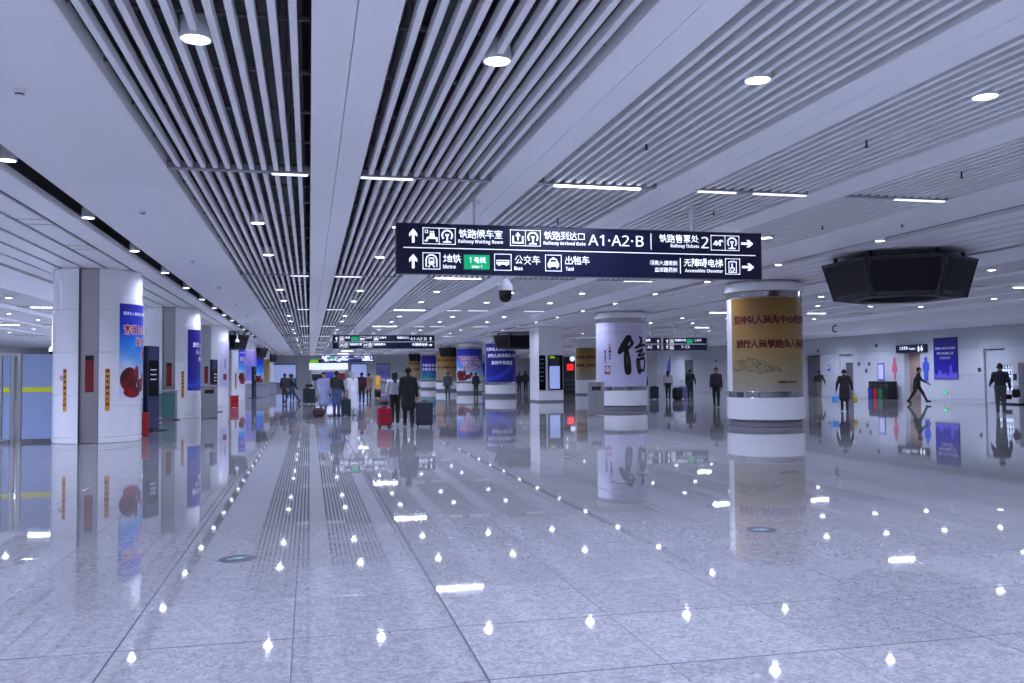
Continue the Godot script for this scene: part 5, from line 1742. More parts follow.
# ------------------------------------------------------------------ far end of the hall
func build_far_end() -> void:
	var s := thing("souvenir_shop", "dark shop front with a glowing red sign and a round white lamp", "shop", Vector3(19.75, 0, -66.5))
	box_part("front", Vector3(0, 1.45, -0.2), Vector3(1.7, 2.9, 0.3), 0.01, m.black_matte, s)
	box_part("lit_sign", Vector3(0.28, 2.1, -0.03), Vector3(0.5, 0.5, 0.05), 0.005, m.shop_red, s)
	box_part("lit_sign", Vector3(-0.62, 2.05, -0.03), Vector3(0.28, 0.4, 0.05), 0.005, m.shop_red, s)
	var d := MB.new()
	d.lathe(Vector3.ZERO, [Vector2(0, -0.03), Vector2(0.2, -0.02), Vector2(0.2, 0.02), Vector2(0, 0.03)], 20, 0, TAU, Basis(Vector3.RIGHT, PI / 2))
	part("lamp", d, m.shop_white, s, Vector3(0.45, 2.75, 0.0))
	for k in 3:
		box_part("goods_shelf", Vector3(0, 0.35 + 0.35 * k, -0.03), Vector3(1.5, 0.18, 0.06), 0.004, m.charcoal, s)
	# a low pavilion across the end of the hall
	var p := thing("shop_pavilion", "low white pavilion with a lit fascia across the far end of the hall", "shop", Vector3(2.35, 0, -113.0))
	box_part("wall", Vector3(0, 1.25, -1.5), Vector3(4.4, 2.5, 0.3), 0.01, m.wall_white, p)
	box_part("fascia", Vector3(0, 2.75, 0), Vector3(4.7, 0.8, 3.0), 0.02, m.shop_white, p)
	box_part("sign_band", Vector3(0.6, 3.38, 1.3), Vector3(3.6, 0.4, 0.1), 0.01, m.black_matte, p)
	box_part("green_sign", Vector3(-1.75, 3.38, 1.32), Vector3(1.0, 0.42, 0.12), 0.01, m.screen_green, p)
	box_part("counter", Vector3(0, 0.5, -0.4), Vector3(3.6, 1.0, 0.7), 0.02, m.rail_grey, p)
	for x in [-2.1, 2.1]:
		box_part("post", Vector3(x, 1.18, 1.2), Vector3(0.2, 2.36, 0.2), 0.01, m.steel, p)
	for q in [[1.5, 1.5, m.dark_red], [0.1, 1.7, m.screen_blue], [-1.4, 1.4, m.charcoal]]:
		box_part("display", Vector3(q[0], q[1], -1.3), Vector3(1.2, 0.8, 0.08), 0.005, q[2], p)
	var y := thing("standing_banner", "bright yellow upright banner standing before the far end", "banner", Vector3(7.15, 0, -95.0))
	box_part("base", Vector3(0, 0.05, 0), Vector3(0.7, 0.1, 0.4), 0.01, m.charcoal, y)
	box_part("panel", Vector3(0, 0.6, 0), Vector3(0.5, 1.0, 0.05), 0.008, m.sticker_yellow, y)
	var h := MB.new()
	h.lathe(Vector3(0, 1.3, 0), [Vector2(0, -0.04), Vector2(0.28, -0.03), Vector2(0.28, 0.03), Vector2(0, 0.04)], 20, 0, TAU, Basis(Vector3.RIGHT, PI / 2))
	part("round_top", h, m.sticker_yellow, y)
	# lit advertising boxes on the end wall; pale ones added to brighten it
	for q in [[-3.4, 3.4, m.screen_pale, "added pale glowing panel that brightens the end wall next to the pavilion"], [6.4, 2.0, m.screen_pale, "narrow added pale glowing panel that brightens the end wall past the pavilion"], [-14.0, 3.0, m.screen_blue, "blue lit advertising box on the end wall behind the steel-jointed pillars"], [-9.0, 2.4, m.print_yellow, "yellow advertising box on the end wall"], [9.6, 1.6, m.print_lavender, "lavender advertising box on the end wall beyond the pavilion"], [14.6, 2.4, m.shop_white, "white lit advertising box on the end wall"], [22.0, 2.6, m.print_core, "sky blue advertising box at the end of the side hall"]]:
		var a := thing("advertising_box", q[3], "display", Vector3(q[0], 0, Z_BACK + 0.12))
		box_part("case", Vector3(0, 1.9, 0), Vector3(q[1] + 0.12, 2.5, 0.2), 0.01, m.steel_dark, a)
		var f := MB.new()
		f.quad(Vector3(-q[1] / 2, 0.75, 0.104), Vector3(q[1] / 2, 0.75, 0.104), Vector3(q[1] / 2, 3.05, 0.104), Vector3(-q[1] / 2, 3.05, 0.104))
		part("lit_face", f, q[2], a)


# ------------------------------------------------------------------ small fittings
func build_small_things() -> void:
	# smoke detectors on the broad flat panel
	var first: Node3D = null
	for k in 8:
		var p := Vector3(-2.6, CEIL, -8.83 - 6.14 * k)
		if first == null:
			first = thing("smoke_detector", "small white smoke detector on the broad flat ceiling panel", "detector", p, 0, "smoke detectors on the flat ceiling panel")
			var mb := MB.new()
			mb.lathe(Vector3.ZERO, [Vector2(0, -0.055), Vector2(0.035, -0.052), Vector2(0.042, -0.03), Vector2(0.055, -0.025), Vector2(0.058, 0.0)], 20)
			part("body", mb, m.white_plastic, first)
			var c := MB.new()
			c.lathe(Vector3.ZERO, [Vector2(0.036, -0.05), Vector2(0.04, -0.044), Vector2(0.04, -0.036)], 20)
			part("chamber", c, m.charcoal, first)
		else:
			copy(first, "smoke_detector", p)
	# sprinkler heads hanging below the slats
	first = null
	for q in [[6.35, -9.0], [6.55, -13.4], [8.65, -10.2], [9.2, -14.4], [3.85, -9.6], [4.2, -14.6], [10.5, -13.9], [10.5, -19.2]]:
		var p := Vector3(q[0], CEIL, q[1])
		if first == null:
			first = thing("sprinkler", "tiny dark sprinkler head below the ceiling slats", "sprinkler", p, 0, "sprinkler heads below the slats")
			var mb := MB.new()
			mb.rod(Vector3(0, 0.12, 0), Vector3(0, -0.03, 0), 0.012, 8)
			part("stem", mb, m.charcoal, first)
			var c := MB.new()
			c.lathe(Vector3.ZERO, [Vector2(0, -0.05), Vector2(0.03, -0.046), Vector2(0.012, -0.03)], 10)
			part("deflector", c, m.charcoal, first)
		else:
			copy(first, "sprinkler", p)
	dome_camera("white dome camera with a black globe hanging under the big direction sign", Vector3(2.92, 3.083, -13.084), 0.04)
	dome_camera("small white dome camera on a long pole above the glass gate", Vector3(-8.6, CEIL - 0.006, -33.0), 1.55)
	dome_camera("white dome camera hanging in the row of steel-jointed pillars", Vector3(-4.0, CEIL - 0.006, -52.5), 0.5)
	# round escape route plates let into the floor
	var about := ["round dark escape marker with a pale arrow below the first slatted band", "round dark escape marker with a pale arrow in the floor below the third slatted band", "dark round floor marker one step nearer the calligraphy pillar row", "dark round floor marker deeper in the hall than the arrow markers", "farthest dark round floor marker near the travellers with suitcases"]
	var spots := [[-0.61, -8.04, 0.4], [4.41, -8.09, -0.3], [4.42, -12.18, 0.0], [4.73, -16.13, 0.0], [3.05, -20.95, 0.0]]
	for i in spots.size():
		var o := thing("floor_marker", about[i], "marker", Vector3(spots[i][0], 0, spots[i][1]), spots[i][2])
		var mb := MB.new()
		mb.lathe(Vector3.ZERO, [Vector2(0.155, 0.0), Vector2(0.15, 0.004), Vector2(0.0, 0.0045)], 32)
		part("plate", mb, m.marker_dark, o)
		var ar := MB.new()
		var p := PackedVector2Array()
		for q in [[-0.08, -0.02], [0.0, -0.02], [0.0, -0.05], [0.08, 0.0], [0.0, 0.05], [0.0, 0.02], [-0.08, 0.02]]:
			p.append(Vector2(q[0], q[1]))
		ar.prism(p, 0.0046, 0.0066, Transform3D(Basis(Vector3.RIGHT, -PI / 2), Vector3.ZERO))
		part("arrow", ar, m.arrow_green, o)


func dome_camera(label: String, at: Vector3, stem: float) -> void:
	var o := thing("dome_camera", label, "camera", at)
	var s := MB.new()
	s.rod(Vector3.ZERO, Vector3(0, -stem, 0), 0.02)
	part("stem", s, m.white_plastic, o)
	var h := MB.new()
	h.lathe(Vector3(0, -stem, 0), [Vector2(0.115, -0.19), Vector2(0.118, -0.17), Vector2(0.11, -0.11), Vector2(0.075, -0.04), Vector2(0.03, 0.0), Vector2(0, 0.0)], 28)
	part("housing", h, m.white_plastic, o)
	var g := MB.new()
	g.lathe(Vector3(0, -stem - 0.18, 0), [Vector2(0, -0.19), Vector2(0.04, -0.183), Vector2(0.075, -0.16), Vector2(0.095, -0.12), Vector2(0.1, -0.08), Vector2(0.1, 0.0)], 28)
	part("globe", g, m.black_dome, o)


func suitcase(label: String, at: Vector3, turn: float, w: float, h: float, d: float, mat: Material, handle := true) -> void:
	var o := thing("suitcase", label, "suitcase", at, turn)
	box_part("shell", Vector3(0, h / 2 + 0.06, 0), Vector3(w, h, d), 0.04, mat, o)
	for k in 4:
		box_part("rib", Vector3(-w * 0.3 + w * 0.2 * k, h / 2 + 0.06, d / 2 + 0.004), Vector3(w * 0.07, h * 0.82, 0.012), 0.004, mat, o)
	box_part("grip", Vector3(0, h + 0.075, 0), Vector3(w * 0.4, 0.03, 0.04), 0.01, m.rubber, o)
	for x in [-1, 1]:
		for z in [-1, 1]:
			var wl := MB.new()
			wl.rod(Vector3(-0.014, 0, 0), Vector3(0.014, 0, 0), 0.032, 12)
			part("wheel", wl, m.rubber, o, Vector3(x * (w / 2 - 0.06), 0.032, z * (d / 2 - 0.05)))
	if handle:
		var mb := MB.new()
		for x in [-1, 1]:
			mb.rod(Vector3(x * w * 0.2, h + 0.05, -d * 0.3), Vector3(x * w * 0.2, h + 0.4, -d * 0.3), 0.01, 8)
		mb.rod(Vector3(-w * 0.24, h + 0.4, -d * 0.3), Vector3(w * 0.24, h + 0.4, -d * 0.3), 0.016, 8)
		part("pull_handle", mb, m.steel_dark, o)


func bag(called: String, label: String, at: Vector3, turn: float, s: Vector3, mat: Material) -> void:
	var o := thing(called, label, "bag", at, turn)
	var mb := MB.new()
	mb.bev(Vector3(0, s.y / 2, 0), s, minf(s.x, minf(s.y, s.z)) * 0.28)
	part("body", mb, mat, o)
	var h := MB.new()
	for k in 8:
		var a := PI * k / 8
		var b := PI * (k + 1) / 8
		h.rod(Vector3(cos(a) * s.x * 0.3, s.y * 0.97 + sin(a) * 0.12, 0), Vector3(cos(b) * s.x * 0.3, s.y * 0.97 + sin(b) * 0.12, 0), 0.011, 6)
	part("handle", h, mat, o)


# ------------------------------------------------------------------ people
# A body is a set of tapered bones [from, to, radius, radius, colour]; their distances are joined smoothly and meshed as one surface.
func bone_distance(p: Vector3, b: Array) -> float:
	var a: Vector3 = b[0]
	var d: Vector3 = b[1] - a
	var l := d.length_squared()
	var t := 0.0 if l < 1e-9 else clampf((p - a).dot(d) / l, 0.0, 1.0)
	return p.distance_to(a + d * t) - lerpf(b[2], b[3], t)


func skin_over(bones: Array, cell: float, k: float, out: MB) -> void:
	var lo := Vector3.INF
	var hi := -Vector3.INF
	for b in bones:
		for j in 2:
			var r: float = b[2 + j] + cell * 3.0
			lo = lo.min(b[j] - Vector3.ONE * r)
			hi = hi.max(b[j] + Vector3.ONE * r)
	var nx := ceili((hi.x - lo.x) / cell) + 1
	var ny := ceili((hi.y - lo.y) / cell) + 1
	var nz := ceili((hi.z - lo.z) / cell) + 1
	var sum := PackedFloat32Array()
	sum.resize(nx * ny * nz)
	for b in bones:
		var a: Vector3 = b[0]
		var d: Vector3 = b[1] - a
		var l := maxf(d.length_squared(), 1e-9)
		var r0: float = b[2]
		var r1: float = b[3]
		var reach := maxf(r0, r1) + cell * 2.5
		var p0: Vector3 = (a.min(b[1]) - Vector3.ONE * reach - lo) / cell
		var p1: Vector3 = (a.max(b[1]) + Vector3.ONE * reach - lo) / cell
		for z in range(maxi(0, int(p0.z)), mini(nz, int(p1.z) + 2)):
			for y in range(maxi(0, int(p0.y)), mini(ny, int(p1.y) + 2)):
				var row := (z * ny + y) * nx
				for x in range(maxi(0, int(p0.x)), mini(nx, int(p1.x) + 2)):
					var p := lo + Vector3(x, y, z) * cell
					var t := clampf((p - a).dot(d) / l, 0.0, 1.0)
					var e := p.distance_to(a + d * t) - lerpf(r0, r1, t)
					if e < cell * 3.0:
						sum[row + x] += exp(-k * e)
	var val := PackedFloat32Array()
	val.resize(sum.size())
	for i in sum.size():
		val[i] = cell * 3.0 if sum[i] < 1e-6 else minf(cell * 3.0, -log(sum[i]) / k)
	var id := PackedInt32Array()
	id.resize(sum.size())
	id.fill(-1)
	var pos := PackedVector3Array()
	var corner := [Vector3i(0, 0, 0), Vector3i(1, 0, 0), Vector3i(0, 1, 0), Vector3i(1, 1, 0), Vector3i(0, 0, 1), Vector3i(1, 0, 1), Vector3i(0, 1, 1), Vector3i(1, 1, 1)]
	var step := PackedInt32Array([0, 1, nx, nx + 1, nx * ny, nx * ny + 1, nx * ny + nx, nx * ny + nx + 1])
	var ends := [[0, 1], [2, 3], [4, 5], [6, 7], [0, 2], [1, 3], [4, 6], [5, 7], [0, 4], [1, 5], [2, 6], [3, 7]]
	for z in nz - 1:
		for y in ny - 1:
			var row := (z * ny + y) * nx
			for x in nx - 1:
				var i := row + x
				var inside := 0
				for q in step:
					if val[i + q] < 0.0:
						inside += 1
				if inside == 0 or inside == 8:
					continue
				var s := Vector3.ZERO
				var c := 0
				for e in ends:
					var u := val[i + step[e[0]]]
					var w := val[i + step[e[1]]]
					if (u < 0.0) != (w < 0.0):
						s += Vector3(corner[e[0]]).lerp(Vector3(corner[e[1]]), u / (u - w))
						c += 1
				id[i] = pos.size()
				pos.append(lo + (Vector3(x, y, z) + s / c) * cell)
	var nor := PackedVector3Array()
	nor.resize(pos.size())
	var faces := PackedInt32Array()
	var dirs := [[1, nx, nx * ny], [nx, nx * ny, 1], [nx * ny, 1, nx]]
	for z in range(1, nz - 1):
		for y in range(1, ny - 1):
			for x in range(1, nx - 1):
				var i := (z * ny + y) * nx + x
				if id[i] < 0 and val[i] > cell * 2.0:
					continue
				for q in dirs:
					var inn := val[i] < 0.0
					if inn == (val[i + q[0]] < 0.0):
						continue
					var a := id[i]
					var b := id[i - q[1]]
					var c := id[i - q[1] - q[2]]
					var d := id[i - q[2]]
					if a < 0 or b < 0 or c < 0 or d < 0:
						continue
					if inn:
						faces.append_array([a, b, c, a, c, d])
					else:
						faces.append_array([a, c, b, a, d, c])
	for i in range(0, faces.size(), 3):
		var nn := (pos[faces[i + 1]] - pos[faces[i]]).cross(pos[faces[i + 2]] - pos[faces[i]])
		for j in 3:
			nor[faces[i + j]] += nn
	var tint := PackedColorArray()
	for p in pos:
		var best := 9.0
		var col := Color.WHITE
		for b in bones:
			var e := bone_distance(p, b)
			if e < best:
				best = e
				col = b[4]
		tint.append(col)
	# keep colours whole on each face so that hems and cuffs end cleanly
	for i in range(0, faces.size(), 3):
		var col := tint[faces[i]]
		if tint[faces[i + 1]] == tint[faces[i + 2]]:
			col = tint[faces[i + 1]]
		for j in [0, 2, 1]:
			out.tint = col
			out.vert(pos[faces[i + j]], nor[faces[i + j]].normalized())
	out.tint = Color.WHITE


const SKIN := Color(0.42, 0.24, 0.17)
var hand_mesh: MB
var head_cache := {}


# right hand hanging down from the wrist at the origin, fingers along -y, palm towards +x, slightly curled
func make_hand() -> MB:
	var b := []
	var c := SKIN
	b.append([Vector3(0, 0.02, 0), Vector3(0, -0.02, 0), 0.025, 0.024, c])
	for f in 4:
		var z := 0.03 - 0.02 * f
		b.append([Vector3(0, -0.015, z * 0.6), Vector3(0.0, -0.085, z), 0.014, 0.012, c])
		var l: float = [0.034, 0.039, 0.036, 0.028][f]
		var p := Vector3(0.0, -0.088, z)
		var q := p + Vector3(0.006, -l, 0)
		var r := q + Vector3(0.014, -l * 0.72, 0)
		var s := r + Vector3(0.016, -l * 0.45, 0)
		b.append([p, q, 0.0105, 0.0095, c])
		b.append([q, r, 0.0095, 0.0088, c])
		b.append([r, s, 0.0088, 0.0075, c])
	b.append([Vector3(0.008, -0.02, 0.02), Vector3(0.022, -0.05, 0.042), 0.015, 0.012, c])
	b.append([Vector3(0.022, -0.05, 0.042), Vector3(0.03, -0.085, 0.044), 0.0115, 0.0095, c])
	var mb := MB.new()
	skin_over(b, 0.0058, 260.0, mb)
	return mb


# head with its chin at the origin, looking towards +z
func make_head(hair: Color, style: String) -> MB:
	var b := []
	var c := SKIN
	b.append([Vector3(0, 0.03, 0.045), Vector3(0, 0.1, 0.012), 0.052, 0.072, c])
	b.append([Vector3(-0.025, 0.055, 0.03), Vector3(0.025, 0.055, 0.03), 0.05, 0.05, c])
	b.append([Vector3(0, 0.135, 0.01), Vector3(0, 0.14, -0.025), 0.076, 0.082, c])
	b.append([Vector3(0, 0.105, 0.085), Vector3(0, 0.08, 0.1), 0.01, 0.016, c])
	b.append([Vector3(-0.02, 0.135, 0.08), Vector3(0.02, 0.135, 0.08), 0.012, 0.012, c])
	for s in [-1, 1]:
		b.append([Vector3(0.078 * s, 0.12, -0.012), Vector3(0.076 * s, 0.085, -0.008), 0.014, 0.01, c])
		b.append([Vector3(0.031 * s, 0.112, 0.0785), Vector3(0.034 * s, 0.112, 0.0785), 0.009, 0.009, Color(0.03, 0.025, 0.025)])
		b.append([Vector3(0.02 * s, 0.131, 0.083), Vector3(0.045 * s, 0.132, 0.077), 0.007, 0.005, hair])
	b.append([Vector3(-0.018, 0.047, 0.087), Vector3(0.018, 0.047, 0.087), 0.0085, 0.0085, Color(0.3, 0.1, 0.09)])
	b.append([Vector3(0, -0.06, -0.02), Vector3(0, 0.05, -0.015), 0.05, 0.05, c])
	# hair
	b.append([Vector3(0, 0.155, 0.0), Vector3(0, 0.15, -0.045), 0.08, 0.085, hair])
	b.append([Vector3(-0.045, 0.12, -0.05), Vector3(0.045, 0.12, -0.05), 0.06, 0.06, hair])
	b.append([Vector3(-0.035, 0.18, 0.045), Vector3(0.035, 0.18, 0.045), 0.032, 0.032, hair])
	if style == "long":
		for s in [-1, 1]:
			b.append([Vector3(0.05 * s, 0.13, -0.045), Vector3(0.06 * s, -0.1, -0.06), 0.05, 0.035, hair])
		b.append([Vector3(0, 0.1, -0.08), Vector3(0, -0.12, -0.09), 0.055, 0.05, hair])
	elif style == "bun":
		b.append([Vector3(0, 0.16, -0.13), Vector3(0, 0.17, -0.14), 0.045, 0.045, hair])
	elif style == "cap":
		b.append([Vector3(0, 0.19, -0.01), Vector3(0, 0.18, -0.03), 0.075, 0.08, hair])
		b.append([Vector3(-0.04, 0.165, 0.1), Vector3(0.04, 0.165, 0.1), 0.018, 0.018, hair])
	else:
		b.append([Vector3(0, 0.09, -0.075), Vector3(0, 0.05, -0.06), 0.045, 0.035, hair])
	var mb := MB.new()
	skin_over(b, 0.0095, 190.0, mb)
	return mb


# opt: h height, top/bottom/shoe/hair colours (linear), hip [left, right] thigh angles, knee [left, right] bends, arm [[swing, out, elbow], [..]] left and right, lean, coat (how far below the hip), style, look (head turn), wide
func person(label: String, at: Vector3, turn: float, opt: Dictionary) -> void:
	var h: float = opt.get("h", 1.7)
	var k := h / 1.7
	var top: Color = opt.get("top", Color(0.02, 0.02, 0.025))
	var bot: Color = opt.get("bottom", Color(0.02, 0.02, 0.025))
	var shoe: Color = opt.get("shoe", Color(0.015, 0.015, 0.015))
	var hair: Color = opt.get("hair", Color(0.012, 0.01, 0.01))
	var hips: Array = opt.get("hip", [0.03, -0.03])
	var knees: Array = opt.get("knee", [0.04, 0.04])
	var arms: Array = opt.get("arm", [[0.05, 0.14, 0.25], [0.05, 0.14, 0.25]])
	var lean: float = opt.get("lean", 0.03)
	var wide: float = opt.get("wide", 1.0)
	var b := []
	var low := 9.0
	for s in 2:
		var sx := 1.0 if s == 0 else -1.0          # the left side of someone who looks along +z is at +x
		var hip := Vector3(0.088 * sx, 0.9, 0)
		var a: float = hips[s]
		var n: float = knees[s]
		var knee := hip + Vector3(0.008 * sx, -cos(a), sin(a)) * 0.42
		var ank := knee + Vector3(0, -cos(a - n), sin(a - n)) * 0.4
		b.append([hip, knee, 0.092 * wide, 0.066 * wide, bot])
		b.append([knee, ank, 0.064 * wide, 0.052 * wide, bot])
		var pitch := a - n if a - n < 0.0 else (a - n) * 0.6
		var f := Vector3(0.02 * sx, sin(pitch), cos(pitch)).normalized()
		var dn := Vector3(0, -cos(pitch), sin(pitch))
		b.append([ank + dn * 0.045 - f * 0.03, ank + dn * 0.055 + f * 0.1, 0.042, 0.036, shoe])
		b.append([ank + dn * 0.055 + f * 0.1, ank + dn * 0.058 + f * 0.165, 0.036, 0.028, shoe])
		low = minf(low, minf((ank + dn * 0.045 - f * 0.03).y - 0.042, (ank + dn * 0.058 + f * 0.165).y - 0.028))
	var bend := Basis(Vector3.RIGHT, lean)
	var root := Vector3(0, 0.92, 0)
	var up := func(p: Vector3) -> Vector3: return root + bend * (p - root)
	b.append([Vector3(-0.075, 0.93, 0), Vector3(0.075, 0.93, 0), 0.105 * wide, 0.105 * wide, bot])
	for sx in [-1.0, 1.0]:
		b.append([up.call(Vector3(0.06 * sx, 0.98, 0.0)), up.call(Vector3(0.075 * sx, 1.3, 0.0)), 0.1 * wide, 0.108 * wide, top])
		b.append([up.call(Vector3(0.04 * sx, 1.39, -0.01)), up.call(Vector3(0.155 * sx, 1.37, -0.01)), 0.075, 0.072, top])
	b.append([up.call(Vector3(0, 1.4, -0.005)), up.call(Vector3(0, 1.48, 0.005)), 0.06, 0.056, top])
	if opt.has("coat"):
		var c: float = opt.coat
		for sx in [-1.0, 1.0]:
			b.append([Vector3(0.06 * sx, 0.98, 0), Vector3(0.095 * sx, 0.92 - c, 0.0), 0.115, 0.125, top])
		b.append([Vector3(0, 0.95, -0.01), Vector3(0, 0.92 - c, -0.01), 0.12, 0.14, top])
	if opt.has("pack"):
		var pc: Color = opt.pack
		for sx in [-1.0, 1.0]:
			b.append([up.call(Vector3(0.07 * sx, 1.1, -0.2)), up.call(Vector3(0.06 * sx, 1.36, -0.19)), 0.09, 0.07, pc])
	if hand_mesh == null:
		hand_mesh = make_hand()
	var hands := []
	for s in 2:
		var sx := 1.0 if s == 0 else -1.0
		var q: Array = arms[s]
		var sh: Vector3 = up.call(Vector3(0.19 * sx, 1.375, -0.01))
		var d1 := Vector3(sin(q[1]) * sx, -cos(q[1]) * cos(q[0]), sin(q[0])).normalized()
		var el := sh + d1 * 0.285
		var d2 := Vector3(sin(q[1] * 0.5) * sx, -cos(q[0] + q[2]), sin(q[0] + q[2])).normalized()
		var wr := el + d2 * 0.235
		b.append([sh, el, 0.066, 0.052, top])
		b.append([el, wr, 0.052, 0.042, top])
		hands.append([wr + d2 * 0.025, d2, sx])
	var mb := MB.new()
	mb.tinted = true
	skin_over(b, 0.024, 55.0, mb)
	for q in hands:
		var y: Vector3 = -q[1]
		var x: Vector3 = (Vector3(-q[2], 0, 0) - y * y.dot(Vector3(-q[2], 0, 0))).normalized()
		var zz := x.cross(y)
		# the thumb points forward on both hands
		var basis := Basis(x, y, zz if zz.z > 0 else -zz)
		mb.join(hand_mesh, Transform3D(basis, q[0]))
	var style: String = opt.get("style", "short")
	var key := "%s %s" % [hair, style]
	if not head_cache.has(key):
		head_cache[key] = make_head(hair, style)
	var chin: Vector3 = up.call(Vector3(0, 1.485, 0.02))
	mb.join(head_cache[key], Transform3D(Basis(Vector3.UP, opt.get("look", 0.0)) * Basis(Vector3.RIGHT, opt.get("nod", 0.06)), chin))
	for i in mb.v.size():
		mb.v[i] = (mb.v[i] - Vector3(0, low, 0)) * k
	var o := thing("person", label, "person", at, turn)
	part("body", mb, m.person_cloth, o)


func build_people() -> void:
	var black := Color(0.012, 0.012, 0.015)
	var navy := Color(0.015, 0.02, 0.045)
	var grey := Color(0.09, 0.09, 0.1)
	var jeans := Color(0.05, 0.075, 0.16)
	var away := PI
	# the pair with two suitcases
	person("person in a long dark coat walking away beside a dark upright suitcase", Vector3(2.95, 0, -26.95), away, {"h": 1.78, "top": black, "bottom": black, "coat": 0.32, "hip": [0.12, -0.14], "knee": [0.05, 0.12], "shoe": Color(0.1, 0.1, 0.11), "arm": [[0.15, 0.12, 0.3], [-0.05, 0.2, 0.2]]})
	person("slim person in black trousers and a pale grey top beside the red suitcase", Vector3(2.62, 0, -27.75), away, {"h": 1.66, "top": Color(0.45, 0.46, 0.52), "bottom": black, "hip": [-0.08, 0.08], "knee": [0.1, 0.04], "shoe": Color(0.5, 0.5, 0.52), "style": "long", "arm": [[0.1, 0.2, 0.15], [0.0, 0.12, 0.2]]})
	suitcase("red upright suitcase with a bag strapped on top", Vector3(2.22, 0, -26.9), 0.2, 0.42, 0.56, 0.26, paint("case_red", Color(0.62, 0.08, 0.17), 0.35), false)
	bag("hand_bag", "small brown bag resting on the red suitcase", Vector3(2.22, 0.672, -26.9), 0.2, Vector3(0.26, 0.17, 0.18), paint("bag_brown", Color(0.24, 0.15, 0.13), 0.7))
	suitcase("tall dark charcoal suitcase beside the person in the long coat", Vector3(3.42, 0, -26.75), -0.15, 0.52, 0.72, 0.3, paint("case_charcoal", Color(0.16, 0.17, 0.22), 0.4), false)
	# the walker with jeans and a trolley case
	person("person in a black jacket and blue jeans striding and pulling a trolley case", Vector3(-0.95, 0, -51.6), -PI / 2 - 0.25, {"h": 1.72, "top": black, "bottom": jeans, "hip": [0.5, -0.42], "knee": [0.12, 0.18], "lean": 0.12, "shoe": Color(0.03, 0.03, 0.05), "arm": [[-0.75, 0.2, 0.1], [0.2, 0.15, 0.6]]})
	suitcase("dark green grey trolley case pulled by the striding person in jeans", Vector3(0.0, 0, -51.0), 0.5, 0.62, 0.86, 0.36, paint("case_green", Color(0.12, 0.17, 0.19), 0.5), false)
	bag("duffel_bag", "black duffel bag lying on the trolley case", Vector3(0.0, 0.968, -51.0), 0.5, Vector3(0.42, 0.16, 0.22), paint("bag_black", Color(0.05, 0.05, 0.06), 0.8))
	# the group in the middle
	person("person in a light blue long coat standing by a brown bag", Vector3(0.55, 0, -35.9), 0.5, {"h": 1.7, "top": Color(0.33, 0.37, 0.55), "bottom": Color(0.16, 0.18, 0.3), "coat": 0.42, "style": "long", "shoe": Color(0.4, 0.4, 0.45)})
	person("person in a black jacket and loose blue jeans in the middle of the group", Vector3(1.05, 0, -35.3), away - 0.3, {"h": 1.74, "top": black, "bottom": jeans, "wide": 1.12, "arm": [[0.5, 0.15, 0.9], [0.1, 0.2, 0.3]]})
	person("person wrapped in a long white coat with light hair", Vector3(1.68, 0, -35.6), away + 0.5, {"h": 1.72, "top": Color(0.62, 0.61, 0.64), "bottom": Color(0.5, 0.5, 0.55), "coat": 0.62, "style": "long", "hair": Color(0.4, 0.37, 0.36), "shoe": Color(0.4, 0.4, 0.42), "lean": 0.08})
	bag("travel_bag", "brown and dark checked travel bag on the floor beside the light blue coat", Vector3(0.36, 0, -35.0), 0.1, Vector3(0.46, 0.34, 0.3), paint("bag_checked", Color(0.2, 0.12, 0.09), 0.8))
	suitcase("dark teal suitcase between the jeans and the white coat", Vector3(1.4, 0, -35.0), 0.2, 0.36, 0.62, 0.26, paint("case_teal", Color(0.05, 0.09, 0.14), 0.5))
	# further down the hall
	person("standing person in black far off near the second hanging sign", Vector3(-1.45, 0, -55.5), away, {"h": 1.72})
	person("person with a teal backpack walking beside the distant person in black", Vector3(-1.1, 0, -60.0), away, {"h": 1.68, "top": Color(0.03, 0.08, 0.11), "bottom": black, "pack": Color(0.02, 0.12, 0.15), "hip": [0.2, -0.2], "knee": [0.05, 0.15]})
	person("distant person in a tan coat pulling a small dark case", Vector3(4.05, 0, -62.0), away, {"h": 1.7, "top": Color(0.25, 0.17, 0.1), "bottom": black, "coat": 0.3, "hip": [0.2, -0.2], "knee": [0.05, 0.15], "arm": [[0.1, 0.1, 0.2], [-0.4, 0.15, 0.1]]})
	suitcase("small dark case behind the person in the tan coat", Vector3(4.62, 0, -61.4), 0.4, 0.42, 0.5, 0.25, paint("case_dark", Color(0.06, 0.06, 0.08), 0.5))
	person("distant person in a dark red jacket near the white coat", Vector3(2.9, 0, -50.5), away, {"h": 1.72, "top": Color(0.06, 0.012, 0.02), "bottom": black, "hip": [0.15, -0.15], "knee": [0.05, 0.1]})
	person("person in black standing before the yellow banner pillar deep in the hall", Vector3(8.45, 0, -54.6), away - 0.2, {"h": 1.72, "hip": [0.1, -0.12], "knee": [0.03, 0.08]})
	person("thin dark figure between the sky blue and deep blue banner pillars", Vector3(11.9, 0, -63.5), away, {"h": 1.7})
	for q in [[17.2, -72.0, "one of two distant people in dark clothes walking by the square pillar"], [17.9, -72.6, "taller of two distant people in dark clothes by the square pillar"]]:
		person(q[2], Vector3(q[0], 0, q[1]), away - 0.3, {"h": 1.7 if q[0] < 17.5 else 1.8, "hip": [0.12, -0.12], "knee": [0.04, 0.08]})
	# by the panelled wall
	person("person with dark top and pale trousers beside a teal suitcase near the calligraphy pillar", Vector3(19.45, 0, -49.5), 2.75, {"h": 1.62, "top": black, "bottom": Color(0.22, 0.24, 0.33), "style": "bun"})
	suitcase("teal suitcase beside the person with pale trousers", Vector3(20.0, 0, -49.2), 0.0, 0.5, 0.72, 0.3, paint("case_dark_teal", Color(0.06, 0.16, 0.22), 0.45))
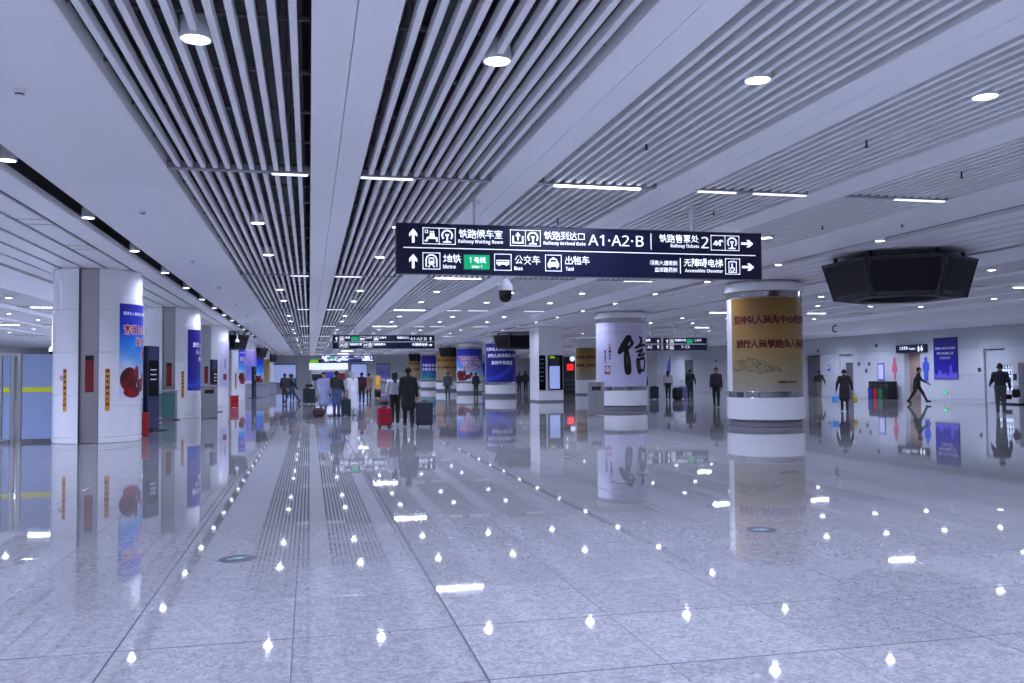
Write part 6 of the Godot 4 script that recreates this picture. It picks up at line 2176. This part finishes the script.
	person("person in a pale grey top and black trousers between the two suitcases", Vector3(20.55, 0, -48.4), away - 0.5, {"h": 1.68, "top": Color(0.36, 0.34, 0.38), "bottom": black, "hip": [0.12, -0.1], "style": "long"})
	bag("travel_bag", "round black travel bag on the floor by the pale grey top", Vector3(21.1, 0, -48.3), 0.2, Vector3(0.62, 0.72, 0.4), paint("bag_round", Color(0.04, 0.04, 0.05), 0.8))
	suitcase("lavender grey suitcase beside the man in the black jacket", Vector3(21.85, 0, -49.3), 0.1, 0.44, 0.68, 0.28, paint("case_lavender", Color(0.4, 0.4, 0.58), 0.45))
	person("man in a black jacket and navy trousers holding the lavender grey suitcase", Vector3(22.4, 0, -49.4), 2.7, {"h": 1.76, "top": black, "bottom": navy, "wide": 1.06, "arm": [[0.1, 0.12, 0.3], [0.0, 0.3, 0.1]]})
	person("man in a dark jacket and black trousers walking towards the yellow banner pillar", Vector3(18.15, 0, -37.2), -0.5, {"h": 1.75, "top": Color(0.03, 0.03, 0.035), "bottom": black, "hip": [0.16, -0.14], "knee": [0.04, 0.12], "wide": 1.06})
	person("person in a long dark coat carrying a light blue and a yellow bag", Vector3(20.55, 0, -30.9), 2.6, {"h": 1.62, "top": Color(0.02, 0.012, 0.016), "bottom": black, "coat": 0.38, "hip": [0.16, -0.12], "knee": [0.04, 0.12], "style": "bun", "arm": [[0.0, 0.3, 0.15], [0.0, 0.3, 0.15]]})
	bag("shopping_bag", "light blue plastic bag held beside the long dark coat", Vector3(20.12, 0.36, -30.85), 0.2, Vector3(0.3, 0.26, 0.14), paint("bag_sky", Color(0.32, 0.6, 0.86), 0.5))
	bag("shopping_bag", "yellow and green shopping bag held beside the long dark coat", Vector3(20.98, 0.34, -30.85), 0.2, Vector3(0.2, 0.26, 0.12), paint("bag_yellow", Color(0.7, 0.62, 0.12), 0.5))
	person("person in a dark jacket and khaki trousers standing by the grey double door", Vector3(30.2, 0, -48.0), 2.5, {"h": 1.62, "top": black, "bottom": Color(0.16, 0.14, 0.09), "shoe": Color(0.3, 0.3, 0.3), "wide": 1.1, "arm": [[0.3, 0.3, 0.5], [0.1, 0.4, 0.3]]})
	person("person in black striding past the washroom doorway", Vector3(28.2, 0, -36.5), 0.95, {"h": 1.74, "hip": [0.52, -0.45], "knee": [0.1, 0.12], "lean": 0.1, "arm": [[-0.5, 0.12, 0.3], [0.5, 0.12, 0.5]]})
	person("person in a dark cap and jacket with grey trousers carrying a black bag", Vector3(23.65, 0, -26.3), 2.45, {"h": 1.76, "top": Color(0.015, 0.015, 0.02), "bottom": Color(0.06, 0.06, 0.07), "style": "cap", "wide": 1.06, "shoe": Color(0.3, 0.3, 0.32), "arm": [[0.3, 0.25, 0.9], [0.1, 0.25, 0.4]]})
	bag("shoulder_bag", "black bag hanging at the hip of the person in the cap", Vector3(24.3, 0.6, -26.3), 0.3, Vector3(0.3, 0.3, 0.18), paint("bag_hip", Color(0.03, 0.03, 0.035), 0.8))
	person("person half hidden behind the yellow banner pillar", Vector3(18.55, 0, -33.6), away, {"h": 1.7, "hip": [0.1, -0.1]})
